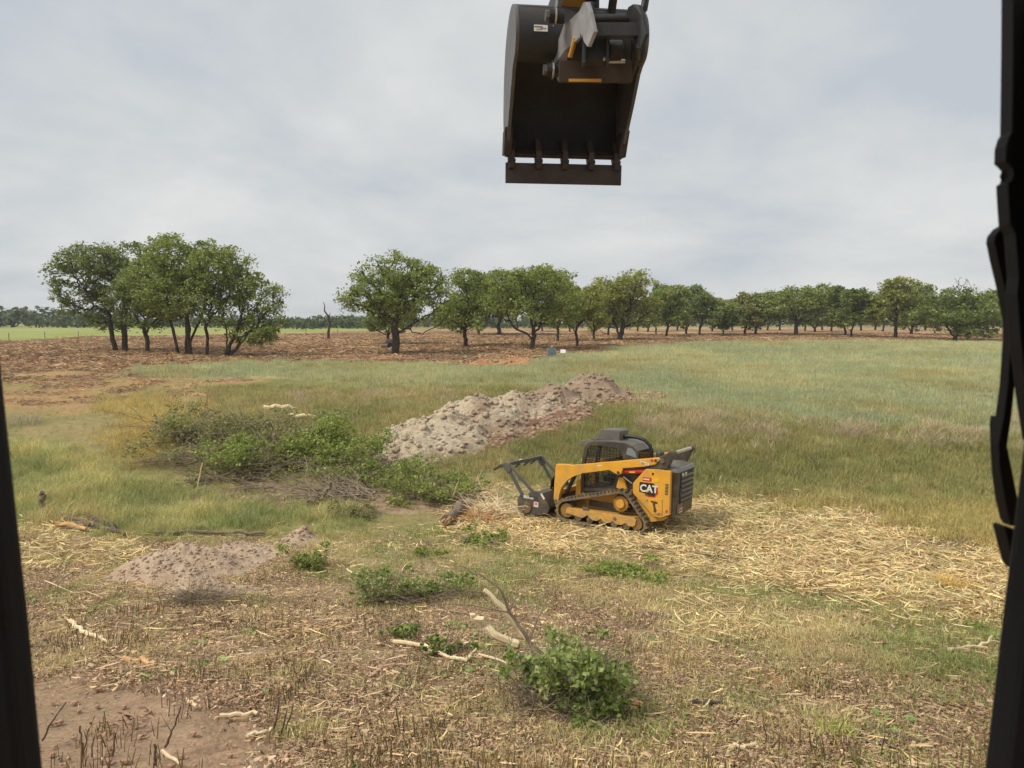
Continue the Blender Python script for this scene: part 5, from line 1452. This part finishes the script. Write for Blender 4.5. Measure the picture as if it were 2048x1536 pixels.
    for sgn in (1, -1):
        y = sgn * .90
        for (a, b) in (((2.24, .44), (2.78, 1.17)), ((1.93, .56), (2.70, 1.19))):
            d_ = Vector((b[0] - a[0], 0, b[1] - a[1])); an = math.atan2(d_.z, d_.x)
            MB().box(((a[0] + b[0]) / 2, y, (a[1] + b[1]) / 2), (d_.length, .055, .075), (0, -an, 0)).build('guard_post', STEEL, hd, .008)
        MB().prism([(2.60, 1.02), (2.66, 1.22), (2.80, 1.22), (2.88, 1.15), (2.80, 1.04), (2.70, .94)], y - .045, y + .045).build('guard_gusset', STEEL, hd, .008)
        MB().prism([(2.80, 1.20), (2.92, 1.16), (3.16, 1.00), (3.13, .96), (2.96, 1.06), (2.82, 1.08)], y - .03, y + .03).build('guard_hook', BLK, hd, .008)
    MB().box((2.74, 0, 1.18), (.085, 1.80, .085)).build('guard_crossbar', STEEL, hd, .008)
    MB().box((2.76, .18, 1.225), (.05, .14, .012)).build('crossbar_decal', WHT, hd)
    for y in (-.55, -.15, .3):
        MB().prism([(2.76, 1.14), (2.86, 1.02), (2.82, 1.0), (2.70, 1.12)], y - .02, y + .02).build('guard_tooth', BLK, hd)
    for k, (y, z) in enumerate(((.42, .0), (.48, -.05), (.36, .03))):
        MB().tube([(1.34, y + .12, 1.12 + z), (1.50, y + .05, 1.06 + z), (1.66, y - .05, .86 + z), (1.72, y - .15, .66 + z), (1.66, y - .3, .56)], .024, 8).build('hydraulic_hose', INK, hd, smooth=True)
    MB().box((1.90, .953, .415), (.30, .006, .10), (0, R(2), 0)).build('name_plate', M('mulcher_black2', lin(66, 64, 60), .5), hd)
    for (x, z, w_, h_) in ((2.155, .425, .030, .085), (2.115, .425, .028, .085), (2.075, .425, .028, .085), (2.035, .425, .028, .085), (1.985, .405, .022, .045), (1.955, .405, .022, .045), (1.925, .405, .022, .045), (1.895, .405, .022, .045)):
        MB().box((x, .957, z), (w_, .004, h_)).build('name_letter', WHT, hd)
    l = MB().box((1.80, .953, .27), (.13, .006, .13)).build('warning_sticker', WHT, hd)
    MB().box((1.80, .957, .285), (.08, .004, .07)).build('sticker_print', M('decal_pink', lin(214, 130, 120), .5), hd)
    MB().box((1.62, .955, .50), (.16, .01, .05), (0, R(-50), 0)).build('pale_strap', WHT, hd)
loader()

# ------------------------------------------------------------------ excavator: bucket and thumb overhead, cab posts round the viewer
EX = R(6.5)
def excavator():
    t = empty('excavator', (0, 0, 2.2), 'excavator with dark raised bucket and thumb, seen from inside its cab', 'excavator')
    t.rotation_euler = (0, 0, EX)
    Mi = (Matrix.Translation((0, 0, 2.2)) @ Matrix.Rotation(EX, 4, 'Z')).inverted()
    def P(px, py, y): return Mi @ at(px, py, y)            # local point at world distance y
    BUCK = M('bucket_steel', lin(56, 56, 55), .5, .3, lin(40, 39, 38), 5, .7, .3, 30)
    WORN = M('bucket_worn', lin(70, 60, 52), .7, .2, lin(46, 40, 36), 7, .8, .5, 20)
    LIT_PLATE = M('thumb_plate', lin(158, 156, 156), .5, .3, lin(128, 124, 122), 5, .7)  # lit tone of the left-facing plate put into its colour; right one stays dark
    INT = M('bucket_inside', lin(50, 48, 44), .8, .1, lin(66, 60, 52), 4, .8)
    EYEL = M('excavator_yellow', lin(206, 152, 60), .5, 0, lin(180, 128, 48), 5, .5)
    z0 = 2.8                                                  # eye height in the machine frame
    xl, xr = .785, 1.865
    # shell profile (forward, up from the eye): lip -> back -> top -> hinge tube
    raw = [(7.24, 1.575), (7.32, 1.72), (7.37, 1.94), (7.35, 2.18), (7.27, 2.40), (7.14, 2.58), (6.98, 2.69), (6.82, 2.74), (6.66, 2.74), (6.50, 2.68), (6.38, 2.55), (6.35, 2.40), (6.41, 2.27), (6.53, 2.22)]
    prof = []
    for i in range(len(raw) - 1):
        p0, p1, p2, p3 = raw[max(i - 1, 0)], raw[i], raw[i + 1], raw[min(i + 2, len(raw) - 1)]
        for k in range(4):
            u = k / 4
            prof.append(tuple(.5 * (2 * p1[j] + (p2[j] - p0[j]) * u + (2 * p0[j] - 5 * p1[j] + 4 * p2[j] - p3[j]) * u * u + (3 * p1[j] - p0[j] - 3 * p2[j] + p3[j]) * u ** 3) + (z0 if j else 0) for j in (0, 1)))
    prof.append((raw[-1][0], raw[-1][1] + z0))
    th = .028
    cy, cz_ = 7.1, 2.25 + z0
    inner = []
    for i, (y, z) in enumerate(prof):
        a = prof[max(i - 1, 0)]; b = prof[min(i + 1, len(prof) - 1)]
        n_ = Vector((-(b[1] - a[1]), b[0] - a[0])).normalized()
        inner.append((y + n_[0] * th, z + n_[1] * th))
    n = len(prof); vs = []
    for x in (xl, xr):
        vs += [(x, p[0], p[1]) for p in prof] + [(x, p[0], p[1]) for p in inner]
    fs = []
    for i in range(n - 1):
        fs += [(i, i + 1, 2 * n + i + 1, 2 * n + i), (n + i, 3 * n + i, 3 * n + i + 1, n + i + 1), (i, n + i, n + i + 1, i + 1), (2 * n + i, 2 * n + i + 1, 3 * n + i + 1, 3 * n + i)]
    fs += [(0, 2 * n, 3 * n, n), (n - 1, 2 * n - 1, 4 * n - 1, 3 * n - 1)]
    bk = MB().add(vs, fs).build('bucket', BUCK, t, 0, True)
    sp = [(y, z) for (y, z) in prof]
    edge = [(6.60, 2.18 + z0), (6.78, 1.98 + z0), (6.98, 1.78 + z0), (7.14, 1.62 + z0)]
    for x, nm in ((xl, -1), (xr, 1)):
        a, b = (x - .03, x + .002) if nm < 0 else (x - .002, x + .03)
        MB().prism(sp + edge[::1], a, b, 'yz').build('side_plate', M('bucket_side', lin(104, 102, 99), .5, .3, lin(72, 68, 64), 5, .7), bk, .006)
        MB().prism([(7.00, 1.80 + z0), (7.22, 1.80 + z0), (7.30, 1.60 + z0), (7.14, 1.58 + z0)], a - .02, b + .02, 'yz').build('side_cutter', WORN, bk, .006)
    # hinge tube across the top and inner stiffener
    MB().cyl((xl, 6.52, 2.50 + z0), (xr, 6.52, 2.50 + z0), .10, seg=20).build('hinge_tube', BUCK, bk, smooth=True)
    MB().box(((xl + xr) / 2, 6.50, 2.66 + z0), (xr - xl - .04, .05, .03), (R(25), 0, 0)).build('weld_strip', M('bucket_side', lin(120, 118, 114)), bk)
    # cutting edge, teeth, bar
    MB().prism([(7.17, 1.59 + z0), (7.20, 1.57 + z0), (7.40, 1.69 + z0), (7.36, 1.73 + z0)], xl - .02, xr + .02, 'yz').build('cutting_edge', WORN, bk, .005)
    for x in (xl + .03, xl + .29, xl + .545, xl + .80, xr - .03):
        tooth = MB().prism([(7.34, 1.76 + z0), (7.24, 1.76 + z0), (7.15, 1.62 + z0), (7.17, 1.46 + z0), (7.24, 1.46 + z0), (7.32, 1.60 + z0)], x - .028, x + .028, 'yz').build('tooth', WORN, bk, .012)
        MB().box((x, 7.20, 1.525 + z0), (.075, .09, .035), (R(-20), 0, 0)).build('tooth_pin', WORN, tooth, .01)
    MB().box(((xl + xr) / 2, 7.22, 1.425 + z0), (xr - xl + .05, .03, .19), (R(4), 0, 0)).build('flat_edge_bar', WORN, bk, .004)
    # decal on the hinge tube shell
    d = MB().box((xl + .18, 6.352, 2.44 + z0), (.115, .006, .055), (R(-8), 0, 0)).build('decal', WHT, bk)
    for k, (dx, dz, w) in enumerate(((-.02, .012, .07), (.02, -.002, .05), (-.015, -.014, .05))):
        MB().box((xl + .18 + dx, 6.348, 2.44 + z0 + dz), (w, .004, .006), (R(-8), 0, 0)).build('decal_print', M('decal_print_grey', lin(128, 126, 118), .6), bk)
    # bucket ears and pins
    for x in (1.17, 1.50):
        MB().prism([(6.60, 2.62 + z0), (6.62, 2.92 + z0), (6.75, 3.02 + z0), (6.95, 2.96 + z0), (7.25, 2.94 + z0), (7.34, 2.70 + z0), (6.9, 2.74 + z0)], x - .02, x + .02, 'yz').build('bucket_ear', BUCK, bk, .006)
    for (px, py, yy) in ((1103, 32, 6.22), (1098, 140, 6.5)):
        c = P(px, py, yy)
        MB().cyl(c + Vector((-.02, 0, 0)), c + Vector((.10, 0, 0)), .055, seg=18).build('pin_boss', BUCK, t, smooth=True)
        MB().cyl(c + Vector((-.05, 0, 0)), c + Vector((-.02, 0, 0)), .045, seg=6).build('pin_nut', GREY, t)
        MB().cyl(c + Vector((.02, 0, 0)), c + Vector((.035, 0, 0)), .075, seg=18).build('pin_washer', CHROME, t)
    # thumb: two toothed plates joined by tubes, folded towards the cab
    def plate(name, pix, mat, dx):
        pts = [P(*q) for q in pix]; n = len(pts)
        vs = pts + [p + Vector((dx, 0, 0)) for p in pts]
        fs = [tuple(range(n)), tuple(range(2 * n - 1, n - 1, -1))] + [(i, i + n, (i + 1) % n + n, (i + 1) % n) for i in range(n)]
        return MB().add(vs, fs).build(name, mat, tb, .004)
    tb = MB().cyl(P(1120, 130, 6.72), P(1262, 132, 6.72), .035, seg=14).build('thumb', BUCK, t, smooth=True)
    plate('thumb_plate', [(1116, 163, 6.62), (1106, 135, 6.60), (1110, 98, 6.52), (1128, 48, 6.32), (1142, 38, 6.18), (1158, 22, 6.06), (1166, 5, 5.98), (1173, 4, 5.94), (1179, 22, 5.90), (1188, 63, 5.86), (1175, 94, 5.92), (1169, 86, 5.96), (1166, 80, 5.99), (1165, 68, 6.0), (1163, 76, 6.01), (1161, 66, 6.03), (1159, 75, 6.05), (1150, 84, 6.14), (1129, 102, 6.36), (1126, 130, 6.5)], LIT_PLATE, .03)
    plate('thumb_plate', [(1250, 164, 6.62), (1262, 130, 6.55), (1268, 92, 6.3), (1262, 75, 6.05), (1258, 40, 6.02), (1252, 28, 6.02), (1256, 14, 6.0), (1266, 8, 5.96), (1276, 10, 5.92), (1283, 30, 5.88), (1291, 68, 5.84), (1280, 97, 5.88), (1273, 96, 5.94), (1272, 120, 6.3), (1258, 163, 6.6)], BUCK, .03)
    MB().cyl(P(1176, 39, 6.05), P(1262, 37, 6.05), .036, seg=16).build('thumb_tube', BUCK, tb, smooth=True)
    c = P(1232, 61, 5.95)
    MB().box(c, (.36, .06, .10), (0, 0, -EX)).build('thumb_crossbar', BUCK, tb, .006)
    c = P(1190, 144, 6.38)
    MB().box(c, (.60, .05, .17), (R(6), 0, -EX)).build('thumb_base_plate', M('thumb_brown', lin(72, 58, 46), .7, .2, lin(54, 46, 40)), tb, .006)
    MB().box(P(1170, 161, 6.36), (.27, .02, .022), (0, 0, -EX)).build('yellow_edge', EYEL, tb)
    MB().cyl(P(1168, 112, 6.2), P(1212, 112, 6.2), .07, seg=18).build('linkage_boss', INK, t, smooth=True)
    MB().box(P(1190, 98, 6.16), (.20, .12, .22), (0, 0, -EX)).build('bucket_link', INK, t, .02)
    MB().box(P(1168, 92, 6.10), (.025, .10, .30), (0, 0, -EX)).build('link_plate', BUCK, t, .006)
    MB().box(P(1214, 92, 6.10), (.025, .10, .30), (0, 0, -EX)).build('link_plate', BUCK, t, .006)
    MB().cyl(P(1218, 100, 6.25), P(1244, 100, 6.25), .075, seg=18).build('link_boss', BUCK, t, .01)
    MB().cyl(P(1206, 117, 6.1), P(1212, 117, 6.1), .018, seg=12).build('grease_cap', CHROME, t)
    MB().cyl(P(1216, 123, 6.3), P(1250, 123, 6.3), .018, seg=12).build('thumb_pin', CHROME, tb, smooth=True)
    MB().tube([P(1140, 114, 6.25), P(1146, 94, 6.2), P(1151, 74, 6.15)], .020, 10).build('thumb_rod', EYEL, tb, smooth=True)
    # stick, bucket cylinder, hoses: rise out of the picture
    a = Vector((1.33, 6.72, 2.70 + z0)); b = Vector((1.33, 5.35, 5.35 + z0))
    dv = (b - a).normalized()
    def beam(name, a, b, w0, h0, w1, h1, mat, bev=.012):
        d_ = (b - a).normalized(); s_ = Vector((1, 0, 0)); n_ = s_.cross(d_)
        vs = []
        for (p, w, h) in ((a, w0, h0), (b, w1, h1)):
            for (i, j) in ((-1, -1), (1, -1), (1, 1), (-1, 1)):
                vs.append(p + s_ * i * w / 2 + n_ * j * h / 2)
        return MB().add(vs, [(0, 1, 2, 3), (7, 6, 5, 4), (0, 4, 5, 1), (1, 5, 6, 2), (2, 6, 7, 3), (3, 7, 4, 0)]).build(name, mat, t, bev)
    beam('stick', a + Vector((-.04, .1, 0)), b, .26, .26, .34, .55, EYEL)
    beam('bucket_cylinder', Vector((1.40, 6.45, 2.72 + z0)), Vector((1.38, 5.1, 5.2 + z0)), .17, .17, .17, .17, INK, .05)
    beam('link_arm', Vector((1.16, 6.7, 2.55 + z0)), Vector((1.14, 6.25, 3.05 + z0)), .05, .12, .05, .12, LIT_PLATE)
    beam('link_arm', Vector((1.60, 6.6, 2.5 + z0)), Vector((1.58, 6.1, 3.1 + z0)), .05, .12, .05, .12, WORN)
    hs = MB().tube([P(1293, -30, 6.1), P(1291, 0, 6.1), P(1288, 18, 6.1), P(1280, 26, 6.1), P(1268, 24, 6.15)], .03, 10).build('hydraulic_hose', INK, t, smooth=True)
    # boom (out of the picture above) down to the machine
    e1, e2, e3 = Vector((1.33, 5.2, 5.5 + z0)), Vector((1.33, 2.3, 3.6 + z0)), Vector((1.33, .15, -.75 + z0))
    beam('boom', e1, e2, .30, .38, .34, .60, EYEL); beam('boom', e2 + Vector((0, .1, .1)), e3, .33, .58, .36, .42, EYEL)
    # cab
    CABM = M('cab_interior_black', lin(24, 22, 22), .6, 0, lin(32, 29, 28), 6, .5, spec=.3)
    CABO = M('cab_outer_black', lin(40, 38, 36), .5)
    def post(name, pix, width, depth, side):
        ring = []
        for (px, py, y) in pix:
            c = P(px, py, y)
            w = width * side
            ring.append([c, c + Vector((w * .10, -depth * .3, 0)), c + Vector((w * .5, -depth * .5, 0)), c + Vector((w, -depth * .5, 0)), c + Vector((w, depth, 0)), c + Vector((w * .62, depth, 0))])
        k = 6; vs = [v for r_ in ring for v in r_]; fs = []
        for i in range(len(ring) - 1):
            for j in range(k): fs.append((i * k + j, i * k + (j + 1) % k, (i + 1) * k + (j + 1) % k, (i + 1) * k + j))
        fs += [tuple(range(k)), tuple(range(len(vs) - 1, len(vs) - k - 1, -1))]
        return MB().add(vs, fs).build(name, CABM, t, .006)
    post('cab_post', [(100, 1750, .72), (88, 1536, .74), (60, 1240, .76), (28, 950, .77), (0, 690, .78), (-30, 330, .79), (-70, -100, .79)], .12, .07, -1)
    post('cab_post', [(1950, 1750, .72), (1969, 1536, .74), (2006, 1220, .76), (2032, 1010, .77), (2048, 880, .78), (2066, 760, .79), (2120, 300, .79), (2160, -100, .79)], .12, .07, 1)
    MB().box((.12, .05, 1.05 + z0), (1.5, 1.7, .10)).build('cab_roof', CABO, t, .03)
    MB().box((.12, -.78, .05 + z0), (1.5, .08, 2.0)).build('cab_rear_wall', CABO, t, .02)
    MB().box((.12, .0, -1.45 + z0), (1.5, 1.8, .12)).build('cab_floor', CABO, t, .02)
    MB().box((.12, .93, -1.15 + z0), (1.4, .06, .55)).build('cab_front_panel', CABO, t, .02)
    MB().box((.12, -.35, -.75 + z0), (.5, .5, .18)).build('operator_seat', CABM, t, .05)
    # wiper assembly outside the right post
    def slab(name, pix, y, th_, par):
        pts = [P(px, py, y) for (px, py) in pix]; n = len(pts)
        vs = pts + [p + Vector((0, -th_, 0)) for p in pts]
        fs = [tuple(range(n)), tuple(range(2 * n - 1, n - 1, -1))] + [(i, i + n, (i + 1) % n + n, (i + 1) % n) for i in range(n)]
        return MB().add(vs, fs).build(name, CABM, par, .0015)
    wp = slab('wiper_rail', [(2002, -40), (2001, 120), (1999, 272), (1994, 280), (1988, 300), (1987, 330), (1994, 335), (2001, 343), (2002, 356), (1998, 368), (1991, 372), (1993, 410), (1996, 452), (2006, 470), (2013, 555), (2010, 590), (2018, 690), (2030, 790), (2044, 880), (2060, 870), (2046, 700), (2042, 560), (2046, 540), (2038, 480), (2036, 450), (2040, 330), (2045, 268), (2037, 210), (2033, 160), (2036, 110), (2046, 90), (2044, 40), (2040, -40)], .86, .018, t)
    slab('wiper_arm', [(1996, 452), (1984, 460), (1973, 474), (1971, 486), (1978, 520), (1990, 570), (2004, 640), (2004, 680), (1998, 770), (1990, 830), (1980, 885), (1982, 930), (1994, 1000), (2004, 1046), (2016, 1046), (2024, 1020), (2010, 950), (1997, 888), (2006, 830), (2013, 760), (2018, 690), (2020, 650), (2012, 570), (2008, 556), (2000, 540), (1996, 490), (2004, 484), (2010, 472)], .90, .014, wp)
    slab('wiper_blade', [(1980, 830), (1978, 850), (1982, 940), (1990, 1000), (2000, 1040), (2006, 1040), (1992, 960), (1988, 880), (1986, 832)], .93, .01, wp)
    slab('wiper_bracket', [(1984, 1046), (1990, 1044), (2016, 1054), (2020, 1060), (2018, 1120), (2010, 1132), (2002, 1118), (1992, 1080)], .88, .02, wp)
    slab('wiper_link', [(2028, 500), (2048, 560), (2070, 640), (2070, 560), (2044, 480), (2036, 470)], .88, .014, wp)
    MB().cyl(P(2012, 352, .852), P(2012, 352, .875), .006, seg=12).build('wiper_knob', CABM, wp)
    # undercarriage below the cab, out of the picture
    for sx in (-.55, 1.9):
        MB().prism([(-2.2, .02), (-2.5, .35), (-2.3, .75), (1.6, .75), (1.85, .4), (1.6, .02)], sx - .3, sx + .3, 'yz').build('crawler_track', RUB, t, .04)
    MB().box((.68, -.6, .95), (1.6, 2.2, .3)).build('turntable', BLK, t, .03)
    MB().box((.68, -1.0, 1.25), (2.6, 3.2, .25)).build('upper_deck', EYEL, t, .03)
    MB().box((.68, -2.1, 1.9), (2.6, 1.5, 1.1)).build('counterweight', EYEL, t, .08)
excavator()

# ------------------------------------------------------------------ thin haze of the humid air
def haze():
    mb = MB().box((0, 250, 12), (1700, 1700, 30)) if False else MB().box((0, 300, 9.0), (1600, 1300, 22))
    m = bpy.data.materials.new('haze'); m.use_nodes = True; nt = m.node_tree
    for n in list(nt.nodes):
        if n.type == 'BSDF_PRINCIPLED': nt.nodes.remove(n)
    v = nt.nodes.new('ShaderNodeVolumePrincipled'); v.inputs['Color'].default_value = (.86, .90, .95, 1); v.inputs['Density'].default_value = .00035
    out = [n for n in nt.nodes if n.type == 'OUTPUT_MATERIAL'][0]
    nt.links.new(v.outputs[0], out.inputs['Volume'])
    mb.build('haze', m, kind='stuff', label='thin pale haze in the air over the fields', category='haze')
haze()
